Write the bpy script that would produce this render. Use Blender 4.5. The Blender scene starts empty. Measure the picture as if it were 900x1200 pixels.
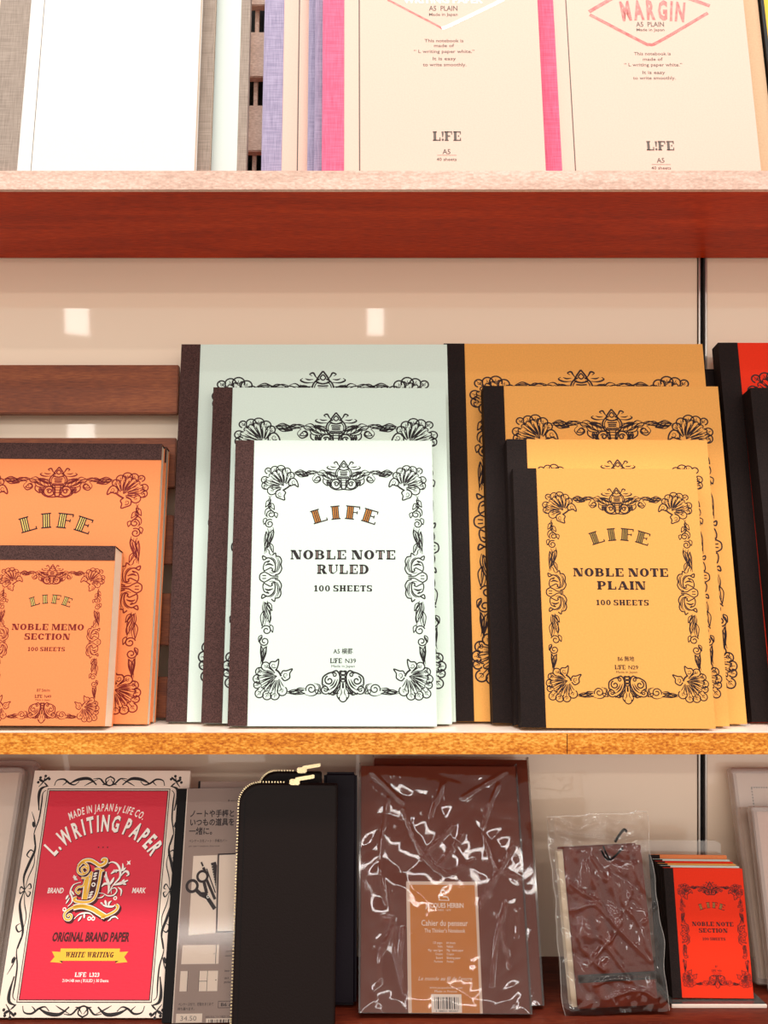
import bpy, bmesh, math, random
from math import sin, cos, tan, pi, radians, atan2, hypot
from mathutils import Matrix, Vector, noise
random.seed(7)
SC = bpy.context.scene
COL = SC.collection

# ------------------------------------------------------------------ camera, world, light, exposure
cam = bpy.data.cameras.new('camera')
cam.sensor_fit = 'VERTICAL'; cam.sensor_height = 36.0; cam.sensor_width = 27.0
cam.lens = 27.0; cam.shift_x = 40 / 1200; cam.shift_y = 117 / 1200
cam.clip_start = .01
camo = bpy.data.objects.new('camera', cam); COL.objects.link(camo)
camo.location = (0, 0, 0); camo.rotation_euler = (pi / 2, 0, 0)
SC.camera = camo

world = bpy.data.worlds.new('shop_light'); SC.world = world; world.use_nodes = True
wn = world.node_tree.nodes; wl = world.node_tree.links
bg = wn['Background']
tc = wn.new('ShaderNodeTexCoord'); sx = wn.new('ShaderNodeSeparateXYZ'); rmp = wn.new('ShaderNodeValToRGB')
mp = wn.new('ShaderNodeMapRange'); mp.inputs[1].default_value = -1; mp.inputs[2].default_value = 1
wl.new(tc.outputs['Generated'], sx.inputs[0]); wl.new(sx.outputs[2], mp.inputs[0]); wl.new(mp.outputs[0], rmp.inputs[0])
r = rmp.color_ramp          # floor, bright shop at eye level, ceiling
r.elements[0].position = 0.0; r.elements[0].color = (.40, .30, .24, 1)
r.elements[1].position = 1.0; r.elements[1].color = (.42, .39, .36, 1)
for q, c in ((.30, (.62, .50, .42, 1)), (.43, (1.50, 1.32, 1.18, 1)), (.57, (1.50, 1.36, 1.24, 1)), (.70, (.62, .56, .52, 1))):
    e = r.elements.new(q); e.color = c
wl.new(rmp.outputs[0], bg.inputs[0]); bg.inputs[1].default_value = 0.72

def area(name, loc, target, sx_, sy_, power, color=(1, 1, 1), spread=180):
    l = bpy.data.lights.new(name, 'AREA'); l.shape = 'RECTANGLE'; l.size = sx_; l.size_y = sy_
    l.energy = power; l.color = color; l.spread = radians(spread)
    o = bpy.data.objects.new(name, l); COL.objects.link(o); o.location = loc
    d = Vector(target) - Vector(loc)
    o.rotation_euler = d.to_track_quat('-Z', 'Y').to_euler()
    return o
# the strip of shop lamps above and just in front of the shelves
area('ceiling_strip_light', (.02, -.06, 2.10), (.02, .52, .05), 3.2, .22, 74, (1, .96, .91))
# unseen strip lights added behind the camera for glints on the films
for y, z, w, d, L in ((-5.3, 1.86, 8.0, .12, 15), (-1.75, 1.90, 5.0, .05, 15), (-.75, 1.85, 4.0, .03, 15), (-4.4, .44, 6.0, .07, 15)):   # the last one is added low down for glints on the bag
    area('added_glint_light', (0, y, z), (0, .5, -.1), w, d, L * pi * w * d, (1, .95, .89))
SC.cycles.transparent_max_bounces = 24
# small square ceiling lamps further back in the shop (they mirror in the glossy back panel)
def lamp(px, py, D, w=.125, d=.17, L=5.5):
    x = (px - 410) / 900 * D; z = (717 - py) / 900 * D; y = 2 * .604 - D
    o = area('ceiling_lamp', (x, y, z), (x * .3, .6, .15), w, d, L * pi * w * d, (1, .93, .85))
for a in ((90, 373, 4.2), (440, 376, 4.2, .09, .15), (347, 318, 3.6, .05, .12), (4, 318, 3.6), (95, 498, 6.6, .22, .34)):
    lamp(*a)

SC.view_settings.view_transform = 'Standard'; SC.view_settings.look = 'None'
SC.view_settings.exposure = 0.0; SC.view_settings.gamma = 1.0
SC.view_settings.use_curve_mapping = False

# ------------------------------------------------------------------ materials
def lin(c):
    if isinstance(c, str):
        c = [int(c[i:i + 2], 16) / 255 for i in (0, 2, 4)]
        c = [x / 12.92 if x <= .04045 else ((x + .055) / 1.055) ** 2.4 for x in c]
    return (*c, 1)
MATS = {}
def mat(name, color, rough=.6, spec=.4, bump=0, bscale=800, var=0, vscale=300, stretch=(1, 1, 1), metal=0, color2=None, coat=0):
    if name in MATS: return MATS[name]
    m = bpy.data.materials.new(name); m.use_nodes = True; MATS[name] = m
    n = m.node_tree.nodes; l = m.node_tree.links; p = n['Principled BSDF']
    p.inputs['Base Color'].default_value = lin(color); p.inputs['Roughness'].default_value = rough
    p.inputs['Specular IOR Level'].default_value = spec; p.inputs['Metallic'].default_value = metal
    p.inputs['Coat Weight'].default_value = coat; p.inputs['Coat Roughness'].default_value = .12
    if bump or var:
        t = n.new('ShaderNodeTexCoord'); mpg = n.new('ShaderNodeMapping'); mpg.inputs['Scale'].default_value = stretch
        l.new(t.outputs['Object'], mpg.inputs[0])
    if var:
        nz = n.new('ShaderNodeTexNoise'); nz.inputs['Scale'].default_value = vscale; nz.inputs['Detail'].default_value = 4
        l.new(mpg.outputs[0], nz.inputs[0])
        rp = n.new('ShaderNodeValToRGB'); c = lin(color); c2 = lin(color2) if color2 else tuple(x * (1 - var) for x in c[:3]) + (1,)
        c1 = tuple(min(1, x * (1 + var)) for x in c[:3]) + (1,) if not color2 else c
        rp.color_ramp.elements[0].position = .32; rp.color_ramp.elements[1].position = .68
        rp.color_ramp.elements[0].color = c2; rp.color_ramp.elements[1].color = c1
        l.new(nz.outputs[0], rp.inputs[0]); l.new(rp.outputs[0], p.inputs['Base Color'])
    if bump:
        nb = n.new('ShaderNodeTexNoise'); nb.inputs['Scale'].default_value = bscale; nb.inputs['Detail'].default_value = 3
        bp = n.new('ShaderNodeBump'); bp.inputs['Strength'].default_value = bump; bp.inputs['Distance'].default_value = .0004
        l.new(mpg.outputs[0], nb.inputs[0]); l.new(nb.outputs[0], bp.inputs['Height']); l.new(bp.outputs[0], p.inputs['Normal'])
    return m

def wood(name, c1, c2, c3, rough=.35, axis='X', spec=.5, fine=.5, fsc=(120, 900, 900)):
    m = bpy.data.materials.new(name); m.use_nodes = True; MATS[name] = m
    n = m.node_tree.nodes; l = m.node_tree.links; p = n['Principled BSDF']
    t = n.new('ShaderNodeTexCoord'); a = n.new('ShaderNodeMapping'); b = n.new('ShaderNodeMapping')
    a.inputs['Scale'].default_value = (6, 60, 60); b.inputs['Scale'].default_value = fsc
    l.new(t.outputs['Object'], a.inputs[0]); l.new(t.outputs['Object'], b.inputs[0])
    n1 = n.new('ShaderNodeTexNoise'); n1.inputs['Scale'].default_value = 1; n1.inputs['Detail'].default_value = 6; n1.inputs['Distortion'].default_value = 1.2
    n2 = n.new('ShaderNodeTexNoise'); n2.inputs['Scale'].default_value = 1; n2.inputs['Detail'].default_value = 3
    l.new(a.outputs[0], n1.inputs[0]); l.new(b.outputs[0], n2.inputs[0])
    mx = n.new('ShaderNodeMix'); mx.data_type = 'FLOAT'; mx.inputs[0].default_value = fine
    l.new(n1.outputs[0], mx.inputs[2]); l.new(n2.outputs[0], mx.inputs[3])
    rp = n.new('ShaderNodeValToRGB'); rp.color_ramp.elements[0].position = .33; rp.color_ramp.elements[1].position = .67
    rp.color_ramp.elements[0].color = lin(c1); rp.color_ramp.elements[1].color = lin(c3)
    e = rp.color_ramp.elements.new(.5); e.color = lin(c2)
    l.new(mx.outputs[0], rp.inputs[0]); l.new(rp.outputs[0], p.inputs['Base Color'])
    p.inputs['Roughness'].default_value = rough; p.inputs['Specular IOR Level'].default_value = spec
    bp = n.new('ShaderNodeBump'); bp.inputs['Strength'].default_value = .25; bp.inputs['Distance'].default_value = .0003
    l.new(n2.outputs[0], bp.inputs['Height']); l.new(bp.outputs[0], p.inputs['Normal'])
    return m

def cloth(name, color, color2, scale=900):
    m = bpy.data.materials.new(name); m.use_nodes = True; MATS[name] = m
    n = m.node_tree.nodes; l = m.node_tree.links; p = n['Principled BSDF']
    t = n.new('ShaderNodeTexCoord'); outs = []
    for st in ((60, 60, 1500), (1500, 60, 60)):
        a = n.new('ShaderNodeMapping'); a.inputs['Scale'].default_value = st
        z = n.new('ShaderNodeTexNoise'); z.inputs['Scale'].default_value = 1; z.inputs['Detail'].default_value = 2
        l.new(t.outputs['Object'], a.inputs[0]); l.new(a.outputs[0], z.inputs[0]); outs.append(z)
    mx = n.new('ShaderNodeMix'); mx.data_type = 'FLOAT'; mx.inputs[0].default_value = .5
    l.new(outs[0].outputs[0], mx.inputs[2]); l.new(outs[1].outputs[0], mx.inputs[3])
    rp = n.new('ShaderNodeValToRGB'); rp.color_ramp.elements[0].position = .38; rp.color_ramp.elements[1].position = .62
    rp.color_ramp.elements[0].color = lin(color2); rp.color_ramp.elements[1].color = lin(color)
    l.new(mx.outputs[0], rp.inputs[0]); l.new(rp.outputs[0], p.inputs['Base Color'])
    bp = n.new('ShaderNodeBump'); bp.inputs['Strength'].default_value = .4; bp.inputs['Distance'].default_value = .0003
    l.new(mx.outputs[0], bp.inputs['Height']); l.new(bp.outputs[0], p.inputs['Normal'])
    p.inputs['Roughness'].default_value = .8; p.inputs['Specular IOR Level'].default_value = .2
    return m

def film(name, tint=(1, 1, 1), gloss=.10, rough=.07, milky=0.0, milkcol=(.9, .8, .75), bump=0, bscale=60, stretch=(1, 1, 1)):
    m = bpy.data.materials.new(name); m.use_nodes = True; MATS[name] = m
    n = m.node_tree.nodes; l = m.node_tree.links
    out = n['Material Output']; n.remove(n['Principled BSDF'])
    tr = n.new('ShaderNodeBsdfTransparent'); tr.inputs[0].default_value = (*tint, 1)
    gl = n.new('ShaderNodeBsdfGlossy'); gl.inputs['Roughness'].default_value = rough
    fr = n.new('ShaderNodeFresnel'); fr.inputs[0].default_value = 1.5
    ad = n.new('ShaderNodeMath'); ad.operation = 'ADD'; ad.inputs[1].default_value = gloss; ad.use_clamp = True
    mx = n.new('ShaderNodeMixShader'); l.new(fr.outputs[0], ad.inputs[0]); l.new(ad.outputs[0], mx.inputs[0])
    src = tr
    if milky:
        df = n.new('ShaderNodeBsdfDiffuse'); df.inputs[0].default_value = (*milkcol, 1)
        m2 = n.new('ShaderNodeMixShader'); m2.inputs[0].default_value = milky
        l.new(tr.outputs[0], m2.inputs[1]); l.new(df.outputs[0], m2.inputs[2]); src = m2
    l.new(src.outputs[0], mx.inputs[1]); l.new(gl.outputs[0], mx.inputs[2]); l.new(mx.outputs[0], out.inputs[0])
    if bump:
        t = n.new('ShaderNodeTexCoord'); a = n.new('ShaderNodeMapping'); a.inputs['Scale'].default_value = stretch
        z = n.new('ShaderNodeTexNoise'); z.inputs['Scale'].default_value = bscale; z.inputs['Detail'].default_value = 3; z.inputs['Distortion'].default_value = .8
        bp = n.new('ShaderNodeBump'); bp.inputs['Strength'].default_value = bump; bp.inputs['Distance'].default_value = .004
        l.new(t.outputs['Object'], a.inputs[0]); l.new(a.outputs[0], z.inputs[0]); l.new(z.outputs[0], bp.inputs['Height'])
        l.new(bp.outputs[0], gl.inputs['Normal']); l.new(bp.outputs[0], fr.inputs['Normal'])
    return m

W_BOARD = wood('stained_red_wood', (.28, .017, .002), (.46, .034, .004), (.62, .06, .008), .4, spec=.12)
W_DARK = wood('dark_maroon_wood', (.05, .006, .003), (.10, .013, .005), (.15, .024, .008), .45, spec=.2)
W_EDGE = wood('golden_wood_edge', (.40, .08, .005), (.74, .25, .02), (.98, .50, .09), .5, spec=.25, fine=.7, fsc=(450, 900, 900))
W_LIT = wood('lit_pale_wood', (.56, .36, .28), (.74, .50, .40), (.90, .68, .58), .4, fine=.6, fsc=(400, 900, 900))  # wood with glare and strong light put into its pale pink colour
W_EDGE2 = wood('pale_wood_edge', (.34, .15, .08), (.46, .22, .13), (.60, .33, .22), .4)
W_SLAT = wood('rack_slat_wood', (.14, .028, .007), (.24, .055, .013), (.36, .10, .025), .5)
PANEL = mat('glossy_beige_panel', 'FEE8CE', .035, 1.0)
BLACK = mat('matt_black', '0B0707', .5, .15)
PAGES = mat('page_edges', 'EFE0C8', .8, .2, bump=.5, bscale=1, stretch=(60, 60, 60), var=.06, vscale=500)
MINT = mat('mint_cover_paper', 'DCEEE4', .75, .25, bump=.12, bscale=1500, var=.02, vscale=900)
AMBER = mat('amber_cover_paper', 'ECA857', .75, .25, bump=.12, bscale=1500, var=.05, vscale=900)
ORANGE = mat('orange_cover_paper', 'F08E56', .75, .25, bump=.12, bscale=1500, var=.04, vscale=900)
RED = mat('red_cover_paper', 'EE300C', .7, .25, bump=.12, bscale=1500, var=.03, vscale=900)
CREAM = mat('cream_cover_paper', 'E6C1B1', .8, .2, bump=.12, bscale=1500, var=.035, vscale=900)
KRAFT = mat('kraft_cover_paper', 'D0AE8C', .8, .2, bump=.12, bscale=1500, var=.05, vscale=700)
WHITE = mat('white_cover_paper', 'DEDBD7', .75, .25, bump=.1, bscale=1500, var=.01)
PALEMINT = mat('pale_mint_paper', 'CDD8D3', .7, .3, bump=.1, bscale=1500)
TAPE = mat('dark_binding_cloth', '4A322F', .8, .2, bump=.8, bscale=1100, var=.55, vscale=1500)
TAPE2 = mat('black_binding_cloth', '1C100E', .7, .2, bump=.6, bscale=1100, var=.5, vscale=1500)
GREYC = cloth('grey_cloth', (.38, .31, .26), (.25, .20, .165))
LAV = cloth('lavender_cloth', (.42, .37, .52), (.25, .22, .34))
PINK = cloth('pink_cloth', (.80, .17, .29), (.66, .09, .18))
INK = mat('black_ink', '1E181A', .6)
INKB = mat('brown_black_ink', '2A0E10', .6)
INKR = mat('dark_red_ink', '7E1408', .6)
INKG = mat('grey_print_ink', '5C5048', .6)
INKL = mat('warm_grey_inline', '8A7A72', .6)
INKL2 = mat('brown_inline', '5A2A1E', .6)
GOLD = mat('gold_foil', 'D08A34', .35, .6, metal=.25)
GOLDL = mat('pale_gold_foil', 'E8C86A', .35, .6, metal=.3)
GOLDD = mat('dull_gold_foil', 'B08A38', .35, .6, metal=.25)
FOILR = mat('red_foil', 'B0221C', .4, .6, var=.4, vscale=260, color2='DC7264')
FOILW = mat('silver_white_foil', 'F6EEE8', .3, .6, metal=.2)
CRIM = mat('crimson_leatherette_print', 'D8203A', .5, .4, bump=.5, bscale=260, stretch=(1, 1, 2.2))
YEL = mat('yellow_print', 'F0B838', .6)
YELB = mat('yellow_cover', 'E8B400', .6)
WPRINT = mat('white_print', 'FBF2EA', .6)
DKRED = mat('maroon_print', '4A0A10', .6)
OFFW = mat('ivory_card', 'F0DCCB', .7, bump=.08, bscale=900)
GREYCARD = mat('taupe_card', 'A4897C', .45, .4)
LABELO = mat('ochre_label', 'D4851C', .5, .4)
BROWNL = mat('brown_leather', '76280F', .6, .25, bump=.15, bscale=300)
BROWNP = mat('brown_cover', '78341C', .6, .2, bump=.08, bscale=500)
LEATH = mat('black_leather', '150A08', .45, .14, bump=.35, bscale=700)
NAVY = mat('navy_leather', '160E17', .45, .12, bump=.3, bscale=700)
ALU = mat('aluminium_trim', 'CFC8C0', .3, .5, metal=.8)
STEEL = mat('brass_metal', 'D8C49A', .25, .6, metal=1)
FILM = film('clear_film', gloss=0, rough=.08)
FILMC = film('crumpled_film', (.98, .94, .9), gloss=.03, rough=.045, bscale=55)
FILMB = film('shrink_wrap', (.98, .94, .92), gloss=.025, rough=.05, bscale=38, stretch=(1.4, 1, .7))
FROST = film('frosted_plastic', (.95, .9, .86), gloss=.06, rough=.25, milky=.26, milkcol=(.80, .66, .58))
ACRYL = film('acrylic', (.97, .96, .95), gloss=.04, rough=.04, milky=.06, milkcol=(.9, .85, .8))
ACRYLE = mat('acrylic_edge', 'F4E0D2', .3, .6)

# ------------------------------------------------------------------ mesh helpers
class MB:
    def __init__(s): s.v = []; s.f = []; s.mi = []; s.mats = []; s.sm = []
    def m(s, m):
        if m not in s.mats: s.mats.append(m)
        return s.mats.index(m)
    def add(s, verts, faces, m, smooth=False):
        b = len(s.v); s.v += [tuple(v) for v in verts]; k = s.m(m)
        for f in faces: s.f.append([b + i for i in f]); s.mi.append(k); s.sm.append(smooth)
    def box(s, x0, x1, y0, y1, z0, z1, m):
        s.add([(x0, y0, z0), (x1, y0, z0), (x1, y1, z0), (x0, y1, z0), (x0, y0, z1), (x1, y0, z1), (x1, y1, z1), (x0, y1, z1)],
              [(0, 3, 2, 1), (4, 5, 6, 7), (0, 1, 5, 4), (1, 2, 6, 5), (2, 3, 7, 6), (3, 0, 4, 7)], m)
    def build(s, name, parent=None, bevel=0, seg=2):
        me = bpy.data.meshes.new(name)
        me.from_pydata([(x / 1000, y / 1000, z / 1000) for x, y, z in s.v], [], s.f)
        for m in s.mats: me.materials.append(m)
        for p, k, q in zip(me.polygons, s.mi, s.sm): p.material_index = k; p.use_smooth = q
        if bevel:
            bm = bmesh.new(); bm.from_mesh(me)
            bmesh.ops.bevel(bm, geom=bm.edges[:], offset=bevel / 1000, segments=seg, affect='EDGES', clamp_overlap=True)
            bm.to_mesh(me); bm.free()
        o = bpy.data.objects.new(name, me); COL.objects.link(o)
        if parent: o.parent = parent
        return o

def tag(o, label=None, cat=None, group=None, kind=None):
    if label: o['label'] = label
    if cat: o['category'] = cat
    if group: o['group'] = group
    if kind: o['kind'] = kind
    return o

ZT, ZM, ZB = .29009, -.078556, -.270456
def root(name, X, Y, zs, th, roll, T, W, label, cat, group=None, yaw=0):
    """empty at the base of a thing that leans back on its rear bottom edge; X, Y in metres, T, W in millimetres"""
    o = bpy.data.objects.new(name, None); COL.objects.link(o); o.empty_display_size = .01
    th = radians(th); ph = radians(roll)
    lift = T / 1000 * sin(th) + max(0, W / 1000 * sin(ph) * cos(th)) + .0001
    M = Matrix.Rotation(yaw, 3, 'Z') @ Matrix.Rotation(-th, 3, 'X') @ Matrix.Rotation(ph, 3, 'Y')
    o.rotation_mode = 'QUATERNION'; o.rotation_quaternion = M.to_quaternion()
    o.location = (X, Y, zs + lift)
    return tag(o, label, cat, group)

# ------------------------------------------------------------------ print: curves, type, ornament
def cr(pts, n=6):
    P = [pts[0]] + list(pts) + [pts[-1]]; out = []
    for i in range(1, len(P) - 2):
        p0, p1, p2, p3 = P[i - 1:i + 3]
        for k in range(n):
            t = k / n
            out.append(tuple(.5 * (2 * p1[j] + (p2[j] - p0[j]) * t + (2 * p0[j] - 5 * p1[j] + 4 * p2[j] - p3[j]) * t * t + (3 * p1[j] - p0[j] - 3 * p2[j] + p3[j]) * t ** 3) for j in (0, 1)))
    out.append(tuple(pts[-1])); return out
def arc(cx, cy, r, a0, a1, n=None, ry=None):
    n = n or max(5, int(abs(a1 - a0) / 22)); ry = ry or r
    return [(cx + r * cos(radians(a0 + (a1 - a0) * k / n)), cy + ry * sin(radians(a0 + (a1 - a0) * k / n))) for k in range(n + 1)]
def spir(cx, cy, r0, r1, a0, turn, n=None):
    n = n or max(8, int(abs(turn) / 24))
    return [(cx + (r0 + (r1 - r0) * k / n) * cos(radians(a0 + turn * k / n)), cy + (r0 + (r1 - r0) * k / n) * sin(radians(a0 + turn * k / n))) for k in range(n + 1)]

_tc = {}
def glyphmesh(body, bold=0):
    k = (body, bold)
    if k not in _tc:
        c = bpy.data.curves.new('type', 'FONT'); c.body = body; c.size = 1; c.offset = bold; c.resolution_u = 2
        o = bpy.data.objects.new('type', c)
        me = bpy.data.meshes.new_from_object(o)
        v = [(p.co.x, p.co.y) for p in me.vertices]; f = [tuple(p.vertices) for p in me.polygons]
        bpy.data.meshes.remove(me); bpy.data.objects.remove(o); bpy.data.curves.remove(c)
        _tc[k] = (v, f)
    return _tc[k]
CAP = None
class Sheet(MB):
    """flat print on a cover: u to the right, v up, in millimetres, n = height above the paper"""
    def __init__(s, n0=0): super().__init__(); s.n0 = n0; s.T = None
    def pt(s, u, v, n): return (u, -(s.n0 + n), v)
    def poly(s, pts, m, n=.06): s.add([s.pt(u, v, n) for u, v in pts], [tuple(range(len(pts)))], m)
    def rect(s, u0, v0, u1, v1, m, n=.06): s.poly([(u0, v0), (u1, v0), (u1, v1), (u0, v1)], m, n)
    def ribbon(s, pts, w, m, n=.06, taper=0, closed=False):
        L = []; R = []; N = len(pts)
        for i, (x, y) in enumerate(pts):
            a = pts[max(0, i - 1)]; b = pts[min(N - 1, i + 1)]
            if closed: a = pts[(i - 1) % (N - 1)]; b = pts[(i + 1) % (N - 1)]
            dx, dy = b[0] - a[0], b[1] - a[1]; q = hypot(dx, dy) or 1
            k = w / 2
            if taper == 1: k *= max(.42, sin(pi * (i + .3) / (N - .4)))
            elif taper == 2: k *= max(.4, 1 - i / (N - 1))
            elif taper == 3: k *= max(.15, i / (N - 1))
            L.append((x - dy / q * k, y + dx / q * k)); R.append((x + dy / q * k, y - dx / q * k))
        s.add([s.pt(u, v, n) for u, v in L + R], [(i, i + 1, N + i + 1, N + i) for i in range(N - 1)], m)
    def disc(s, u, v, r, m, n=.06, ry=None): s.poly(arc(u, v, r, 0, 345, 23, ry), m, n)
    def ring(s, u, v, r, w, m, n=.06): s.ribbon(arc(u, v, r, 0, 360, 24), w, m, n, closed=True)
    def text(s, body, u, v, h, m, wid=None, n=.06, bold=0, shear=0, rot=0, align='c', sx=1):
        """h = capital height; centred at (u, v)"""
        V, F = glyphmesh(body, bold)
        if not V: return
        cap = .729
        k = h / cap; x0 = min(p[0] for p in V); x1 = max(p[0] for p in V)
        kx = k * sx if wid is None else wid / max(1e-6, x1 - x0)
        xc = (x0 + x1) / 2 if align == 'c' else (x0 if align == 'l' else x1)
        c, q = cos(rot), sin(rot); out = []
        for x, y in V:
            X = (x - xc) * kx; Y = (y - cap / 2) * k; X += shear * Y
            out.append(s.pt(u + X * c - Y * q, v + X * q + Y * c, n))
        s.add(out, F, m)
    def arctext(s, body, u, v, R, h, m, sx=1, gap=.12, n=.06, bold=0, shear=0, tilt=0, span=None):
        """type along a circle of radius R whose top passes through (u, v)"""
        items = []; x = 0
        for ch in body:
            if ch == ' ': x += .30 * sx; continue
            V, F = glyphmesh(ch, bold); a = min(p[0] for p in V); b = max(p[0] for p in V)
            items.append((ch, x + (b - a) * sx / 2)); x += (b - a) * sx + gap
        tot = x - gap; k = h / .729
        if span: sc = span / (tot * k)
        else: sc = 1
        for ch, xc in items:
            th = -(xc - tot / 2) * k * sc / R + tilt
            s.text(ch, u - R * sin(th), v - R + R * cos(th), h, m, None, n, bold, shear, th, 'c', sx * sc)

# --- wide slab letters, height 1
def _ring(cx, w, t, T, x0=None):
    o = arc(cx, .5, w, 0, 360, 20, .5); i = arc(cx, .5, w - T, 0, 360, 20, .5 - t)
    return [[o[k], o[k + 1], i[k + 1], i[k]] for k in range(20)]
def _r(x0, y0, x1, y1): return [(x0, y0), (x1, y0), (x1, y1), (x0, y1)]
def _half(x0, y0, y1, w, t, T):
    cy = (y0 + y1) / 2; ry = (y1 - y0) / 2
    o = arc(x0, cy, w, -90, 90, 10, ry); i = arc(x0, cy, w - T, -90, 90, 10, ry - t)
    return [[o[k], o[k + 1], i[k + 1], i[k]] for k in range(10)]
s_, t_ = .36, .13
def stem(x): return [_r(x, 0, x + s_, 1)]
def ser(x, top=True, bot=True, w=.52):
    o = []
    if top: o.append(_r(x - .08, 1 - t_, x + w - .08, 1))
    if bot: o.append(_r(x - .08, 0, x + w - .08, t_))
    return o
G = {}
G['L'] = (1.10, stem(.08) + ser(.08) + [_r(0, 0, 1.0, t_), _r(.86, 0, 1.0, .36)])
G['I'] = (.55, stem(.08) + ser(.08))
G['E'] = (1.10, stem(.08) + [_r(0, 0, 1.0, t_), _r(0, 1 - t_, 1.0, 1), _r(.87, 0, 1.0, .32), _r(.87, .68, 1.0, 1), _r(.60, .42, .78, .58)])
G['F'] = (1.05, stem(.08) + ser(.08) + [_r(0, 1 - t_, 1.0, 1), _r(.87, .66, 1.0, 1), _r(.40, .42, .74, .58)])
G['T'] = (1.08, stem(.34) + ser(.34, False) + [_r(0, 1 - t_, 1.0, 1), _r(0, .68, .13, 1), _r(.87, .68, 1.0, 1)])
G['H'] = (1.25, stem(.08) + ser(.08) + stem(.74) + ser(.74) + [_r(.3, .42, .9, .57)])
G['N'] = (1.30, [_r(0, 1 - t_, .45, 1), _r(.10, 0, .22, 1), _r(0, 0, .34, t_), [(.10, 1), (.52, 1), (1.10, 0), (.68, 0)], _r(1.0, 0, 1.12, 1), _r(.88, 1 - t_, 1.22, 1)])
G['M'] = (1.50, [_r(.08, 0, .20, 1), _r(0, 0, .32, t_), _r(0, 1 - t_, .42, 1), [(.10, 1), (.46, 1), (.82, .12), (.62, 0)], [(1.0, 1), (1.2, 1), (.80, 0), (.62, 0)], _r(1.04, 0, 1.36, 1), _r(.96, 0, 1.44, t_), _r(1.0, 1 - t_, 1.44, 1)])
G['O'] = (1.20, _ring(.56, .56, .12, .36))
G['0'] = (1.00, _ring(.46, .46, .12, .30))
G['D'] = (1.22, stem(.08) + [_r(0, 0, .5, t_), _r(0, 1 - t_, .5, 1)] + _half(.48, 0, 1, .62, t_, .34))
G['P'] = (1.12, stem(.08) + ser(.08, False) + ser(.08) + [_r(.2, 1 - t_, .6, 1), _r(.2, .38, .6, .5)] + _half(.56, .38, 1, .46, .12, .32))
G['B'] = (1.20, stem(.08) + [_r(0, 0, .62, t_), _r(0, 1 - t_, .6, 1), _r(.2, .46, .6, .58)] + _half(.56, .46, 1, .44, .12, .30) + _half(.58, 0, .58, .50, .12, .34))
G['R'] = (1.25, stem(.08) + ser(.08) + [_r(.2, 1 - t_, .6, 1), _r(.2, .42, .6, .54)] + _half(.56, .42, 1, .46, .12, .32) + [[(.5, .46), (.86, .46), (1.14, 0), (.74, 0)], _r(.74, 0, 1.18, t_)])
G['U'] = (1.24, [_r(.08, .3, .44, 1), _r(.94, .3, 1.06, 1)] + ser(.08, True, False) + [_r(.84, 1 - t_, 1.16, 1)] +
          [[(.08, .32), (.44, .32), (.50, .16), (.30, .05)], [(.30, .05), (.50, .16), (.70, .13), (.62, 0)], [(.62, 0), (.70, .13), (.94, .32), (1.06, .32)]])
G['A'] = (1.28, [[(.06, 0), (.20, 0), (.62, 1), (.46, 1)], [(.42, 1), (.76, 1), (1.20, 0), (.80, 0)], _r(0, 0, .34, t_), _r(.70, 0, 1.28, t_), _r(.28, .26, .86, .38)])
G['S'] = (1.02, [_r(.10, 1 - t_, .90, 1), _r(.10, 0, .90, t_), _r(0, 0, .13, .36), _r(.80, .66, .93, 1), [(.0, .62), (.34, .46), (.34, .90), (.14, 1), (.0, .84)], [(.60, .10), (.86, 0), (.96, .16), (.96, .38), (.60, .54)], [(.0, .62), (.30, .44), (.96, .38), (.66, .58)]])
G['C'] = (1.10, [p for k, p in enumerate(_ring(.54, .54, .12, .36)) if not (k in (19, 0, 1, 18))] + [_r(.86, .60, 1.0, .96), _r(.86, .04, 1.0, .3)])
G['G'] = (1.15, [p for k, p in enumerate(_ring(.54, .54, .12, .36)) if not (k in (0, 1))] + [_r(.70, 0, 1.02, .45), _r(.60, .34, 1.1, .46)])
G['W'] = (1.6, [[(.08, 1), (.44, 1), (.70, 0), (.50, 0)], [(.50, 0), (.62, 0), (.86, .9), (.74, .9)], [(.66, 1), (1.02, 1), (1.24, 0), (1.04, 0)], [(1.04, 0), (1.16, 0), (1.46, 1), (1.34, 1)], _r(0, 1 - t_, .5, 1), _r(.6, 1 - t_, 1.1, 1), _r(1.22, 1 - t_, 1.56, 1)])
G['1'] = (.72, [_r(.16, 0, .48, 1), _r(0, 0, .64, t_), [(.0, .72), (.18, .78), (.18, 1), (.0, .86)]])
INL = {'L': [.2], 'E': [.2], 'I': [.2], 'T': [.46], 'F': [.2], 'D': [.2], 'P': [.2], 'B': [.2], 'R': [.2], 'U': [.2], 'N': [], 'H': [.2, .86]}
def slab(sh, body, u, v, h, m, wid=None, gap=.09, n=.06, inline=None, shear=0):
    x = 0; it = []
    for ch in body:
        if ch == ' ': x += .42; continue
        it.append((ch, x)); x += G[ch][0] + gap
    tot = x - gap; kx = (wid / tot) if wid else h
    for ch, x in it:
        for p in G[ch][1]:
            sh.poly([(u + (x + a - tot / 2) * kx + shear * (b - .5) * h, v + (b - .5) * h) for a, b in p], m, n)
        if inline:
            for a0 in INL.get(ch, []):
                sh.poly([(u + (x + a - tot / 2) * kx, v + (b - .5) * h) for a, b in _r(a0, .16, a0 + .12, .84)], inline, n + .03)
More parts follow.
